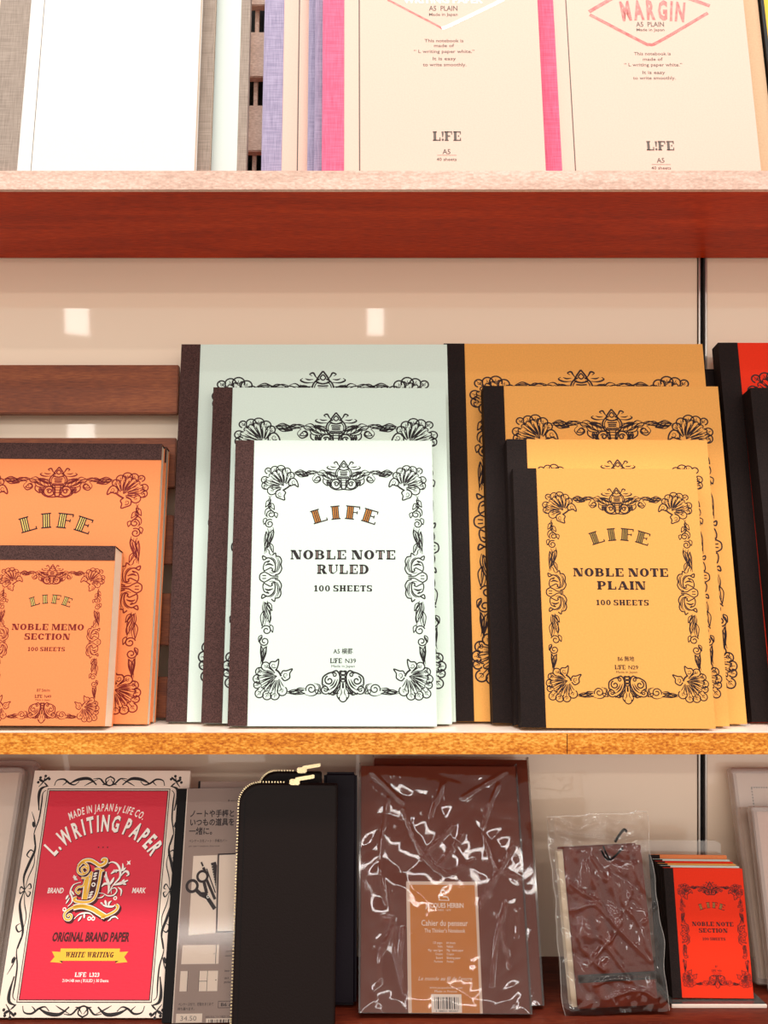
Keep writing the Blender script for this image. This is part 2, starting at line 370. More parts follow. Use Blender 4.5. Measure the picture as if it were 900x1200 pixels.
# --- arched inline-column letters of the big word
def arch_life(sh, u, v, k, fill, line, n=.06):
    """k = mm per frame unit; overall about 75 x 24 units"""
    R = 95.0
    def place(pts, ang):
        c, q = cos(ang), sin(ang); out = []
        for x, y in pts:
            yy = R + y
            out.append((u + (x * c + yy * q) * k, v + (-x * q + yy * c - R - 9) * k))
        return out
    def put(polys, ang, m, nn):
        for p in polys: sh.poly(place(p, ang), m, nn)
    lw = 1.25
    def col(x, w=7.0):
        f = [_r(x, 0, x + w, 16)]
        ln = [_r(x + a - lw / 2, 0, x + a + lw / 2, 16) for a in (0, w * .36, w * .68, w)] + [_r(x - 2, 15.2, x + w + 2, 16.6), _r(x - 2, -.6, x + w + 2, .8)]
        return f, ln
    L = {'L': lambda: (col(-6)[0], col(-6)[1] + [_r(1, -.6, 9.5, .8), _r(8.4, -.6, 9.6, 3)]),
         'I': lambda: col(-3.5),
         'F': lambda: (col(-6)[0], col(-6)[1] + [_r(1, 15.2, 9, 16.6), _r(8, 13, 9.2, 16.6), _r(1, 8, 6.5, 9.2), _r(5.6, 6.8, 6.8, 10.4)]),
         'E': lambda: (col(-6)[0], col(-6)[1] + [_r(1, 15.2, 9, 16.6), _r(8, 13, 9.2, 16.6), _r(1, 8, 6, 9.2), _r(5.2, 6.8, 6.4, 10.4), _r(1, -.6, 9.5, .8), _r(8.4, -.6, 9.6, 3)])}
    for ch, x in zip('LIFE', (-28.5, -9, 9.5, 29)):
        f, ln = L[ch](); a = x / R
        put(f, a, fill, n); put(ln, a, line, n + .03)
# --- the small logo with an exclamation mark for its I
def small_logo(sh, u, v, h, m, wid, n=.06):
    k = wid / 3.66
    def at(polys, x): 
        for p in polys: sh.poly([(u - wid / 2 + (x + a) * k, v + (b - .5) * h) for a, b in p], m, n)
    at(G['L'][1], 0); at(G['F'][1], 1.52); at(G['E'][1], 2.66)
    sh.poly([(u - wid / 2 + (1.12 + a) * k, v + (b - .5) * h) for a, b in [(.0, .98), (.32, .98), (.22, .38), (.10, .38)]], m, n)
    sh.disc(u - wid / 2 + 1.28 * k, v - .38 * h, .15 * k, m, n, .13 * h)

# --- the scroll frame, drawn in a 190 x 280 field with y down; left half only
ORN = []
def S(p, w=.95, t=1): ORN.append((p, w, t))
def fan(root_, lobes, inner=.25):
    rx, ry = root_
    for cx, cy, r in lobes:
        a = math.degrees(atan2(cy - ry, cx - rx))
        S(arc(cx, cy, r, a - 125, a + 125, 12), 1.0, 0)
        d = hypot(cx - rx, cy - ry); nx, ny = -(cy - ry) / d, (cx - rx) / d
        for off, e in ((-.62, .80), (.62, .80), (0.05, 1.12)):
            q = 1.8 * (1 if off > 0 else -1)
            S(cr([(rx + (cx - rx) * inner + nx * off * .8, ry + (cy - ry) * inner + ny * off * .8),
                  (rx + (cx - rx) * .6 + nx * (off * 2 + q * .3), ry + (cy - ry) * .6 + ny * (off * 2 + q * .3)),
                  (rx + (cx - rx) * e + nx * off * r, ry + (cy - ry) * e + ny * off * r)], 4), .8, 1)
        S(spir(cx, cy, r * .5, r * .12, a + 90, 300), .75, 2)
# top corner
fan((26, 30), [(11.5, 34.5, 5.2), (4.2, 28.5, 4.6), (3.2, 21.5, 4.2), (6.7, 10.4, 3.6), (14.5, 9.5, 4.8), (21.5, 9.0, 5.4), (28.5, 11.5, 4.8), (33.5, 16.0, 4.0)])
for k in range(5):
    a = radians(196 + k * 17); S(cr([(25, 29), (25 + 9 * cos(a + .15), 29 + 9 * sin(a + .15)), (25 + 17 * cos(a), 29 + 17 * sin(a))], 4), .8, 1)
S(cr([(31, 28), (31.5, 21.5), (37, 19.5), (41, 24), (42, 30), (37.5, 27.5), (33, 29)]), 1.1, 0); S(spir(36.8, 24.4, 3, .6, 40, 400), .8, 2)
S(cr([(22, 33), (16.5, 36), (16.8, 42), (21.5, 44.5), (26.5, 46), (26, 41), (27.5, 37), (24, 33.5)]), 1.1, 0); S(spir(21, 39.2, 3, .6, 60, 400), .8, 2)
S(cr([(25, 34), (29.5, 31), (33.5, 27.5)]), 1.5, 0)
# top bar
S(cr([(36, 13.5), (44, 9.2), (52, 12.4), (60, 10.2), (67, 12.5)]), 1.1); S(cr([(36, 15), (43, 14.6), (49, 17), (56, 14.2), (62, 15)]), 1.1)
S(cr([(38, 12), (46, 12.6), (54, 15), (60, 13)]), .8); S(cr([(40, 10.4), (47, 14.8), (54, 11.4)]), .8)
S(cr([(62, 15), (58.5, 20), (62.5, 25), (68, 22), (66.5, 17.5), (63, 18.5), (64.5, 21)]), 1.1)
S(cr([(66, 11), (71, 9.5), (76, 13), (82, 16), (88, 18.5)]), 1.1); S(cr([(64, 14), (70, 15), (76, 19), (83, 20.5), (89, 20)]), 1.0)
for x0, y0, x1, y1 in ((67, 12, 72, 16.5), (71, 12, 76.5, 18), (75, 14, 81, 19.5), (80, 16.5, 85, 21)): S(cr([(x0, y0), ((x0 + x1) / 2 + 1.5, (y0 + y1) / 2 - 1), (x1, y1)], 4), .9)
S(cr([(71, 20), (71.5, 25), (76.5, 28.5), (76.5, 24), (80, 27.5), (79.5, 22)]), 1.0, 0)
S(arc(86.3, 26.6, 5.8, 0, 360, 18), 1.05, 0); S(spir(86.3, 26.6, 3.2, 1, 200, 430), 1.1, 0)
S(cr([(78, 24), (79.5, 30), (86, 33.5), (95, 33)]), 1.05, 0)
S(arc(95, 14, 9.3, 110, 252, 12), 1.1, 0); S(arc(95, 14, 7.4, 120, 240, 9), .7, 0)
S(cr([(91, 6), (88.5, 2.5), (86.5, -.8), (83.5, .5), (85.5, 2.2)]), 1.2)
S(cr([(86.5, 8.4), (80, 8.6), (75.5, 6.4), (77.4, 4.4)]), 1.2); S(cr([(85.8, 12.4), (79, 12.6), (75, 10.6)]), 1.2); S(cr([(86.5, 5.4), (82.5, 5.8), (79.5, 4.6)]), 1.0)
S(cr([(95, -2.6), (90.8, 3.6), (89.6, 8), (95, 9.8)]), 1.15, 0); S(cr([(95, .6), (92.6, 4), (95, 6.4)]), .9, 0)
for y, x in ((11.5, 90.4), (13.6, 91), (15.4, 91), (17.6, 89.4), (19.2, 88.8)): S([(x, y), (95, y + .4)], 1.0, 0)
S(cr([(88.6, 19), (90.4, 27), (93, 32), (95, 32.6)]), 1.05, 0)
for y, x in ((22, 89.4), (25, 90.3), (28, 91.4)): S([(x, y), (95, y)], .7, 0)
S([(92, 19), (93, 31)], .7, 0)
# side, upper stem
S(cr([(8, 41), (10.5, 47), (7.4, 53), (12, 59), (13.6, 63)]), 1.0); S(cr([(11, 41), (7.6, 47), (11.2, 53), (5, 58), (4.4, 64), (8, 67.5)]), 1.0); S(cr([(9, 43), (9.6, 50), (9, 56), (11, 61)]), .8)
S(spir(11.2, 63.6, 5.4, 1.4, 150, 520), 1.0, 0); S(spir(9.6, 75, 5.6, 1.4, -60, -540), 1.0, 0)
S(cr([(13.6, 79), (14.8, 86), (12, 94), (8, 101), (6.4, 110)]), 1.15); S(cr([(7.4, 80.6), (8.6, 87), (7, 94), (4.8, 101), (4.6, 111)]), 1.1)
S(cr([(11, 81), (11.6, 88), (9, 96), (6.6, 104)]), .8); S(cr([(9, 82), (9.6, 88), (8.4, 93)]), .7); S(cr([(6.4, 104), (9.4, 107), (10.4, 111), (13, 113)]), .9)
# side cartouche, upper half; the lower half is its mirror about y = 138.5
def cart(f):
    g = lambda P: [(x, f(y)) for x, y in P]
    S(g(cr([(8, 116.5), (2.6, 113.4), (3.6, 118.2), (9, 115.8), (14.4, 118.6), (17.4, 125), (16.6, 131.5), (13.6, 131), (14.6, 128.4)])), 1.1, 0)
    S(g(cr([(3.4, 127), (5.2, 121.6), (10.6, 119.4), (8, 121.4)])), 1.0, 0); S(g(cr([(5.6, 124.8), (10, 123.2), (15.2, 125)])), 1.6, 1)
    S(g(cr([(3.4, 127), (4.4, 131), (8.2, 129.4), (12, 127.6), (14, 129)])), 1.0, 0)
    S(g(cr([(13.4, 112.6), (17, 110), (18, 113.5), (22, 114.6), (24.2, 119), (23.6, 124), (24.6, 129), (21.6, 134.4), (17, 136)])), 1.1, 0)
    S(g(cr([(17, 114), (20, 119), (20.4, 125), (18.6, 131.5), (14, 133.6), (10.6, 132.8)])), .95); S(g(cr([(20, 115.4), (22, 121), (22, 127), (19.6, 132.8)])), .9)
    S(g(cr([(11.4, 114.6), (15.8, 117.8), (18.6, 123.4)])), .8)
    S(g(cr([(4.6, 132.4), (.4, 135), (-.6, 138.5)])), 1.05, 0); S(g(cr([(4.4, 132.2), (9.2, 134.6), (13.6, 137.2), (21, 137.4)])), 1.0, 0); S(g([(2.6, 136.6), (7, 137)]), .8, 0)
cart(lambda y: y); cart(lambda y: 277 - y)
# side, lower stem
S(cr([(5, 167), (3.6, 174), (5.6, 182), (8, 188), (6, 195)]), 1.1); S(cr([(9, 166), (8.4, 173), (11.6, 180), (13.4, 187), (11.6, 194)]), 1.1); S(cr([(7, 168), (7.4, 177), (10.4, 184), (9.6, 191)]), .8); S(cr([(9, 172), (12.4, 176), (10.6, 179)]), .8)
S(spir(8.6, 200.4, 6, 1.4, 200, 500), 1.0, 0); S(spir(6.6, 213, 6, 1.4, -120, -540), 1.0, 0)
S(cr([(9.6, 218), (8.4, 226), (5.4, 233), (5.2, 240)]), 1.0); S(cr([(2.2, 216), (2.6, 225), (3.6, 232), (2.6, 239)]), 1.0); S(cr([(6, 219), (5.6, 227), (4.4, 236)]), .8)
# bottom corner
fan((22.5, 251.5), [(8.5, 241.5, 4.8), (2, 247.5, 4.6), (-.6, 255.5, 4.6), (-.6, 262.5, 3.8), (2.2, 272, 4.8), (10.8, 274, 5), (19.4, 274, 5), (27.4, 269, 5.4)])
for k in range(5):
    a = radians(122 + k * 17); S(cr([(21.5, 252.5), (21.5 + 9 * cos(a + .15), 252.5 + 9 * sin(a + .15)), (21.5 + 17 * cos(a), 252.5 + 17 * sin(a))], 4), .8, 1)
S(cr([(16, 246), (12.4, 241), (14.6, 236.4), (19.4, 236), (22.8, 233.4), (22.6, 239.6), (20.8, 245)]), 1.1, 0); S(spir(17.6, 240.6, 3, .6, 40, 400), .8, 2)
S(cr([(26, 250), (28, 246.6), (32, 246.4), (38.4, 244.4), (35.6, 249.4), (35.4, 254.6), (30, 257.6), (26.4, 254)]), 1.1, 0); S(spir(31.2, 251.4, 3, .6, 90, 400), .8, 2)
S(cr([(19.4, 245), (23.4, 248), (26, 252.6)]), 1.5, 0)
# bottom bar
S(cr([(32, 269.4), (40, 270), (46, 266), (53, 266.4)]), 1.2); S(cr([(32, 271.4), (40, 272.4), (48, 270.4), (53, 272.6)]), 1.1); S(cr([(36, 271), (43, 268.6), (50, 269)]), .8)
S(spir(59.6, 267, 6.2, 1.4, 160, 520), 1.0, 0); S(cr([(53, 273), (60, 274.6), (66, 272), (68.4, 265), (66, 262)]), 1.0); S(cr([(63, 260.6), (69, 262.6), (70, 268.4), (73, 272.6)]), 1.0)
S(spir(75.4, 267.4, 5.6, 1.2, 40, 500), 1.0, 0)
S(cr([(72, 262), (72.6, 254), (78, 249.6), (83, 248), (88, 246.4), (91.4, 252), (90.6, 260), (86, 268), (79, 273)]), 1.3, 0)
S(spir(79.6, 257.4, 5.4, 1.2, 250, -430), 1.2, 0); S(spir(85.4, 251, 2.8, .8, 200, 420), 1.0, 0)
S(cr([(89, 256), (86, 263), (80.6, 267.6)]), 1.4); S(cr([(86.4, 256), (83.6, 261.6), (80, 264)]), 1.2); S(cr([(83, 273), (87, 270), (91.6, 262)]), .9)
S(cr([(80, 272), (84, 273.6), (87, 272), (90, 271.6)]), 1.0, 0)
for y, r_ in ((249, 1.9), (253.4, 1.8), (257.4, 1.6)): S(arc(95, y, r_ * 1.5, 90, 270, 6, r_), 1.1, 0)
S([(91.6, 247), (92, 259)], 1.0, 0); S(cr([(92, 259), (91.4, 266), (89, 270), (88.6, 275), (91, 278.6)]), 1.0, 0); S([(95, 260), (95, 266)], 1.6, 0)
S(cr([(95, 247), (92.6, 246.4), (90.6, 247.6)]), .9, 0); S(arc(95, 277, 4.2, 60, 200, 7), 1.0, 0); S(cr([(92.6, 266), (93.4, 271), (91.4, 275)]), .8)
# leafy outlines that thicken the stems
def leaf(x0, y0, x1, y1, b, w=.8):
    dx, dy = x1 - x0, y1 - y0; mx_, my_ = (x0 + x1) / 2, (y0 + y1) / 2; d = hypot(dx, dy)
    for q in (b, -b * .55): S(cr([(x0, y0), (mx_ - dy / d * q - dx * .12, my_ + dx / d * q - dy * .12), (x1, y1)], 5), w, 0)
    if hypot(dx, dy) > 11: S([(x0, y0), (x0 + dx * .4, y0 + dy * .4), (x0 + dx * .75, y0 + dy * .75)], .75, 1)
for a in ((10.5, 46, 4.5, 55, 3), (9, 50, 15, 58, -3), (15.5, 61, 17.5, 68, -2.6), (5.6, 68, 3.2, 76, 2.6), (14.2, 82, 8, 104, 4), (6, 84, 5, 108, -2.6), (10, 98, 14.5, 110, -2.6),
          (6, 168, 12, 192, -4.2), (9, 168, 14.5, 178, -2.6), (5, 178, 3.6, 196, 3), (12.6, 194, 15.6, 203, -2.4), (3.6, 206, .2, 214, 2.4), (8.6, 219, 4.6, 238, 3.2), (3, 218, 4, 236, -2),
          (38, 13, 52, 12, 3), (50, 13.5, 64, 12.5, -3), (40, 15, 54, 16.6, 2.2), (64, 12, 74, 16, 2.6), (70, 16, 82, 22, 3), (74, 12, 88, 17, -2.4), (68, 20, 60.5, 22, 3), (76, 22, 80, 30, 2.4),
          (34, 270, 52, 268, 3), (36, 271.6, 53, 272, -2.4), (64, 268, 71, 272, 2.6), (84, 272, 92, 264, 2.4), (72, 262, 80, 268, 2)):
    leaf(*a)
# scallops along the shells
for k in range(7):
    a = radians(178 + k * 15); S(arc(25.5 + 21.5 * cos(a), 29.5 + 20 * sin(a), 2.0, math.degrees(a) - 100, math.degrees(a) + 100, 6), .8, 0)
    a = radians(112 + k * 15); S(arc(22 + 20.5 * cos(a), 252 + 19.5 * sin(a), 2.0, math.degrees(a) - 100, math.degrees(a) + 100, 6), .8, 0)
def ornament(sh, u0, u1, v0, v1, m, lw=1.0):
    """frame from (u0, v1) top left to (u1, v0) bottom right"""
    kx = (u1 - u0) / 190; ky = (v1 - v0) / 280
    for pts, w, t in ORN:
        for sg in (0, 1):
            P = [(u0 + (190 - x if sg else x) * kx, v1 - y * ky) for x, y in pts]
            sh.ribbon(P, w * lw * kx * 1.32, m, .06, t)

# ------------------------------------------------------------------ setting
SHX0, SHX1 = -620, 640
WALLY = 604
m = MB(); m.box(SHX0, 273.0, WALLY, WALLY + 8, -420, 760, PANEL); m.box(281.0, SHX1, WALLY, WALLY + 8, -420, 760, PANEL)
m.box(SHX0, SHX1, WALLY + 8.5, WALLY + 30, -420, 760, BLACK)
tag(m.build('wall_back'), kind='structure')
m = MB()
for x in (273.7, 278.9): m.box(x, x + 1.2, WALLY - 1.5, WALLY + 8, -420, 760, ALU)
m.box(275.3, 278.5, WALLY + 2, WALLY + 8, -420, 760, BLACK)
tag(m.build('trim_1'), kind='structure')

def shelf(name, z, th, y0, label, edge, board=None):
    o = bpy.data.objects.new(name, None); COL.objects.link(o); o.empty_display_size = .01
    o.location = (0, .55, z - th / 1000); tag(o, label, 'shelf', 'wooden display shelves')
    m = MB(); m.box(SHX0, SHX1, y0 - 550 + 3, WALLY - 1.6 - 550, 0, th, board or W_BOARD); m.build('board', o)
    m = MB(); m.box(SHX0, SHX1, y0 - 550, y0 - 550 + 3, 0, th, edge)
    if edge is W_EDGE: m.box(142.6, 143.2, y0 - 550 - .15, y0 - 550 + 1, .4, th - .4, W_DARK)
    m.build('edge_band', o, .15)
    return o
shelf('wooden_shelf', ZT, 12.4, 505, 'top red-brown wooden shelf seen from below, holding the cream and white notebooks', W_LIT)  # front edge carries its glare in the paler wood colour
shelf('wooden_shelf', ZM - .00125, 13.95, 505, 'middle shelf with a golden brown front edge, holding the mint, amber and orange notebooks', W_EDGE)
shelf('wooden_shelf', ZB, 15, 487, 'bottom dark red wooden shelf under the wrapped notebooks and the red writing pad', W_EDGE2, W_DARK)

m = MB(); m.box(SHX0 + 4, SHX1 - 4, 505.6, 601, 0, 1.2, ACRYLE)
o = m.build('acrylic_liner', None, .3); o.location = (0, 0, ZM - .0012); tag(o, 'thin pale acrylic liner lying on the middle shelf under the notebooks', 'shelf liner')

# slatted wooden racks that the notebooks lean on
def rack(X, Y, zs, th, W, slats, posts, label, H, wd=None):
    o = root('slatted_rack', X, Y, zs, th, 0, 12, W, label, 'rack')
    for a, b in slats:
        m = MB(); m.box(0, W, 0, 5, a, b, wd or W_SLAT); m.build('slat', o, .6)
    for x in posts:
        m = MB(); m.box(x, x + (3 if wd else 6), 5.2, 9, 0, H, wd or W_SLAT); m.build('upright', o, .5)
    return o
rack(-.345, .553, ZM, 8.5, 213, [(231, 270.5), (172.5, 211.5), (113.5, 151), (53, 91.5), (0.5, 30)], [20, 58], 'brown slatted wooden rack behind the orange memo pads', 270)

# ------------------------------------------------------------------ notebooks
def notebook(name, X, Y, zs, W, L, T, th, roll, cover, label, cat='notebook', group=None, tape=None, tw=13, side='left', printer=None, pages=PAGES, inset=.6):
    o = root(name, X, Y, zs, th, roll, T, W, label, cat, group)
    s = Sheet(); s.box(0, W, 0, .5, 0, L, cover)
    if printer: printer(s, W, L)
    s.build('front_cover', o)
    m = MB(); p0 = inset if side == 'left' else 0
    m.box(.5 if side == 'left' else inset * .5, W - (inset if side != 'right' else .5), .55, T - .55, inset if side != 'top' else .2, L - (inset if side != 'top' else .4), pages); m.build('pages', o)
    m = MB(); m.box(0, W, T - .5, T, 0, L, cover); m.build('back_cover', o)
    if tape:
        m = MB()
        if side == 'left':
            m.box(-.3, tw, -.3, 0, 0, L, tape); m.box(-.3, 0, 0, T, 0, L, tape); m.box(-.3, tw, T, T + .3, 0, L, tape)
        elif side == 'right':
            m.box(W - tw, W + .3, -.3, 0, 0, L, tape); m.box(W, W + .3, 0, T, 0, L, tape); m.box(W - tw, W + .3, T, T + .3, 0, L, tape)
        else:
            m.box(0, W, -.3, 0, L - tw, L + .3, tape); m.box(0, W, 0, T, L, L + .3, tape); m.box(0, W, T, T + .3, L - tw, L + .3, tape)
        m.build('spine_tape', o)
    return o

def life_print(lines, small, ink, fill, line, inl, u0, ur, vt, vb, lw=1.0, count='100 SHEETS', arch_line=None):
    """lines: [(text, frame width)], small: the three bottom lines"""
    def f(s, W, L):
        u1 = W - ur; v1 = L - vt; v0 = vb
        ornament(s, u0, u1, v0, v1, ink, lw)
        kx = (u1 - u0) / 190; ky = (v1 - v0) / 280; c = (u0 + u1) / 2; Y = lambda y: v1 - y * ky
        arch_life(s, c, Y(60), kx * .96, fill, line)
        for (t, w), y in zip(lines, (112, 129.2)): slab(s, t, c, Y(y), 11.2 * ky, ink, w * kx, inline=inl)
        slab(s, count, c, Y(151.7), 7.2 * ky, ink, 66 * kx, gap=.14)
        a, b, d = small
        s.text(a, c, Y(224.2), 5.2 * ky, ink, None, bold=.01, sx=.9)
        small_logo(s, c - 8 * kx, Y(235), 5.6 * ky, ink, 13 * kx)
        s.text(b, c + 8.5 * kx, Y(235), 5.2 * ky, ink, 12 * kx, bold=.01)
        s.text(d, c, Y(241), 3.0 * ky, ink, 26 * kx)
    return f
g = 'mint green ruled notebooks'
def mintp(size, code, u0, ur, vt, vb): return life_print([('NOBLE NOTE', 121), ('RULED', 60)], (size, code, 'Made in Japan'), INK, GOLD, INKB, INKL, u0, ur, vt, vb)
notebook('ruled_notebook', -.0818, .515, ZM, 140.2, 202.5, 9.3, 10, .1, MINT, 'smallest mint green notebook, front of its stack, with NOBLE NOTE RULED in full view', group=g, tape=TAPE, tw=13, printer=mintp('A5 横罫', 'N39', 19.3, 5.3, 16.6, 17))
notebook('ruled_notebook', -.1015, .5255, ZM, 171.4, 246, 9.3, 10, .2, MINT, 'middle-sized mint green notebook, second of three, between the small and the tall mint ones', group=g, tape=TAPE, tw=14, printer=mintp('B5 横罫', 'N38', 17.2, 7.4, 21.4, 22))
notebook('ruled_notebook', -.1280, .536, ZM, 202, 285, 9.3, 10, 0, MINT, 'tallest mint green notebook at the back of the mint stack', group=g, tape=TAPE, tw=14.2, printer=mintp('A4 横罫', 'N37', 25.3, 12, 24, 25))
g = 'amber plain notebooks'
def ambp(size, code, u0, ur, vt, vb): return life_print([('NOBLE NOTE', 121), ('PLAIN', 62)], (size, code, 'Made in Japan'), INKB, GOLDD, INKB, None, u0, ur, vt, vb)
notebook('plain_notebook', .1133, .506, ZM, 127.7, 179.5, 8.3, 10, .3, AMBER, 'smallest amber notebook, front of its stack, with NOBLE NOTE PLAIN in full view', group=g, tape=TAPE2, tw=16, printer=ambp('B6 無地', 'N29', 20, 5.3, 15.2, 16.6))
notebook('plain_notebook', .1115, .5155, ZM, 143.4, 203, 9.3, 10, .3, AMBER, 'amber notebook directly behind the smallest one, only its top strip and right edge showing', group=g, tape=TAPE2, tw=14, printer=ambp('A5 無地', 'N30', 19.5, 6, 16.6, 17))
notebook('plain_notebook', .0983, .526, ZM, 173.7, 247.5, 9.3, 10, .15, AMBER, 'amber notebook second tallest of its stack, its whole top crest visible', group=g, tape=TAPE2, tw=15, printer=ambp('B5 無地', 'N31', 21, 7.4, 20, 22))
notebook('plain_notebook', .0714, .5365, ZM, 197.1, 285.5, 9.3, 10, .1, AMBER, 'tallest amber notebook at the back of the amber stack beside the panel seam', group=g, tape=TAPE2, tw=15.5, printer=ambp('A4 無地', 'N32', 19.6, 10.4, 23.6, 25))
g = 'red section notebooks'
def redp(size, code, u0, ur, vt, vb): return life_print([('NOBLE NOTE', 121), ('SECTION', 84)], (size, code, 'Made in Japan'), INKB, GOLD, INKB, None, u0, ur, vt, vb)
notebook('section_notebook', .2804, .535, ZM, 198.3, 286, 9.3, 10, 0, RED, 'tall red notebook with a black spine at the right edge of the middle shelf', group=g, tape=TAPE2, tw=14.5, printer=redp('A4', 'N40', 20, 10, 20.5, 25))
notebook('section_notebook', .2956, .5225, ZM, 176.1, 245, 11, 10, -.2, RED, 'smaller red notebook showing only its black spine, in front of the tall red one', group=g, tape=TAPE2, tw=16, printer=redp('B5', 'N41', 20, 6, 19, 22.5))
notebook('section_notebook', .2715, .549, ZM, 190, 268, 9, 9.5, 0, RED, 'black-spined notebook just left of and behind the tall red one, below the panel seam', group=g, tape=TAPE2, tw=16)
g = 'orange top-bound memo pads'
def memop(size, code, u0, ur, vt, vb): return life_print([('NOBLE MEMO', 130), ('SECTION', 82)], (size, code, 'Made in Japan'), INKR, GOLDL, INKB, None, u0, ur, vt, vb)
notebook('memo_pad', -.2490, .507, ZM, 87.2, 122.3, 17.5, 10, .35, ORANGE, 'small orange memo pad in front of the larger one, NOBLE MEMO SECTION in full view', 'memo pad', g, TAPE, 10, 'top', memop('B7 5m/m', 'N49', 9.2, 6.4, 14, 2.3))
notebook('memo_pad', -.2872, .5265, ZM, 148.3, 202.4, 8.6, 10, .5, ORANGE, 'large orange memo pad with a dark top band behind the small pad', 'memo pad', g, TAPE, 12, 'top', memop('A5 5m/m', 'N47', 9.6, 9.2, 19.6, 6))
notebook('memo_pad', -.2862, .5368, ZM, 148.3, 202.4, 8.6, 10, .5, ORANGE, 'rearmost large orange memo pad, only its right page edge showing', 'memo pad', g, TAPE, 12, 'top')

# ------------------------------------------------------------------ top shelf
def grey_pad(X, Y, W, L, T, cover, label, side, tw, roll=0):
    return notebook('cloth_spined_notebook', X, Y, ZT, W, L, T, 10, roll, cover, label, 'notebook', 'grey cloth spined notebooks', GREYC, tw, side)
o = grey_pad(-.2435, .5125, 139.5, 216, 7, WHITE, 'white notebook with a grey cloth spine at the left end of the top shelf', 'left', 21)
m = Sheet(); m.box(30.2, 30.6, -.05, 0, 2, 212, INKG); m.build('cover_crease', o)
notebook('grey_notebook', -.2240, .5210, ZT, 128.5, 214, 5, 10, 0, GREYC, 'thin grey cloth notebook peeking out behind the white one', 'notebook')
grey_pad(-.2280, .5285, 156, 213, 6, PALEMINT, 'pale mint notebook with a grey cloth edge beside the wooden slats on the top shelf', 'right', 6.2)
rack(-.0800, .553, ZT, 8.5, 30, [(1, 32.6 - 26), (6.8, 20.6)][:0] + [(-.0, 20), (44.3, 81.9), (105.3, 143.4), (166.1, 204), (227, 265)], [8.2], 'short wooden slatted rack between the mint notebook and the lavender spine', 270, W_LIT)  # lit copy of the slat wood: brightness put into the colour
m = MB(); m.box(-81, -48, 598.5, 603.4, ZT * 1000 + .3, ZT * 1000 + 280, BLACK)  # black sheet added behind the slats to make the gaps dark
tag(m.build('gap_darkening_sheet', None, .4), 'thin black sheet added behind the short rack on the top shelf to make its gaps dark', 'board')
m = None
def lined(s, W, L): s.rect(24.6, 0, 25.5, L, INKG)
def lav_line(s, W, L): s.rect(24.6, 0, 25.5, L, INKG)
g = 'cream notebooks with lavender spines'
notebook('cream_notebook', -.0620, .5360, ZT, 149, 212, 5.5, 10, 0, CREAM, 'cream notebook with a wide lavender spine beside the short slatted rack', 'notebook', g, LAV, 14, 'left', lav_line)
notebook('cream_notebook', -.0292, .5290, ZT, 149, 212, 5.5, 10, 0, CREAM, 'cream notebook whose lavender spine is the thin left one of the close pair', 'notebook', g, LAV, 13, 'left')
notebook('cream_notebook', -.0242, .5220, ZT, 149, 212, 5.5, 10, 0, CREAM, 'cream notebook whose lavender spine touches the pink spine', 'notebook', g, LAV, 13, 'left')
def note_print(diamond, title):
    def f(s, W, L):
        if diamond == 'plain':
            s.rect(24.6, 0, 25.5, L, INKG); c = 83.8
            s.ribbon(cr([(20 + 25, 140.4), (77, 120.6), (83.6, 116.8), (90.5, 120.4)]), 1.5, FOILR)
            s.ribbon(cr([(82.5, 116.7), (90.5, 120.4), (126.5, 140.6)]), 2.6, FOILW, .08)
            s.ribbon([(45, 142), (84, 165), (126, 142.6)], 2, FOILR)
            s.text('WRITING PAPER', c, 140.2, 5, FOILW, 56, bold=.03); s.text('WRITING PAPER', c, 140.0, 5, FOILR, 56, .04, bold=.01)
            a = [('A5  PLAIN', 133.4, 4.2, 20), ('Made in Japan', 128.3, 2.4, 20), ('This notebook is', 106.9, 2.7, 27), ('made of', 102.9, 2.7, 14), ('“ L writing paper white.”', 98.2, 2.7, 42), ('It is easy', 92.4, 2.7, 16), ('to write smoothly.', 87.6, 2.7, 30)]
            lo, A, ln, sh = 31.3, 19.5, 16.6, 13.6
        else:
            s.rect(20.4, 0, 21.2, L, INKG); c = 80.0
            s.ribbon([(37, 141), (58, 155), (80, 168), (103, 155), (124, 146)], 2.8, FOILR)
            s.ribbon(cr([(37.4, 138.6), (72, 116.6), (78.4, 113.6), (86, 116.4), (122, 140)]), 2.4, FOILR)
            s.arctext('MARGIN', 79.6, 143, 160, 16, FOILR, .62, .14, bold=.045, span=46, tilt=-.02)
            a = [('A5  PLAIN', 130.6, 4.2, 20), ('Made in Japan', 126.0, 2.4, 20), ('This notebook is', 106.1, 2.7, 26), ('made of', 101.6, 2.7, 14), ('“ L writing paper white.”', 97, 2.7, 41), ('It is easy', 90.7, 2.7, 16), ('to write smoothly.', 86.2, 2.7, 30)]
            lo, A, ln, sh = 31.8, 20.5, 17.1, 14.5
        for t, v, h, w in a: s.text(t, c, v, h, INKG, w, bold=.012)
        small_logo(s, c + .4, lo, 7.4, INKG, 19); s.text('A5', c - .2, A, 3.9, INKG, 5.4, bold=.012)
        s.rect(c - 6.5, ln - .15, c + 6.5, ln + .15, INKG); s.text('40 sheets', c - .2, sh, 2.4, INKG, 13.5, bold=.012)
    return f
g = 'cream notebooks with pink spines'
notebook('cream_notebook', -.0185, .5145, ZT, 150, 221, 6, 10, 0, CREAM, 'cream notebook with a pink spine in the middle of the top shelf, diamond partly white', 'notebook', g, PINK, 14.6, 'left', note_print('plain', ''))
notebook('cream_notebook', .1344, .5260, ZT, 148.4, 214, 6, 10, 0, CREAM, 'cream notebook marked MARGIN in red foil with a pink spine', 'notebook', g, PINK, 11.6, 'left', note_print('margin', ''))
notebook('kraft_notebook', .1495, .5340, ZT, 148.5, 212, 5, 10, 0, KRAFT, 'tan kraft notebook, only its right strip showing behind the one marked MARGIN', 'notebook')
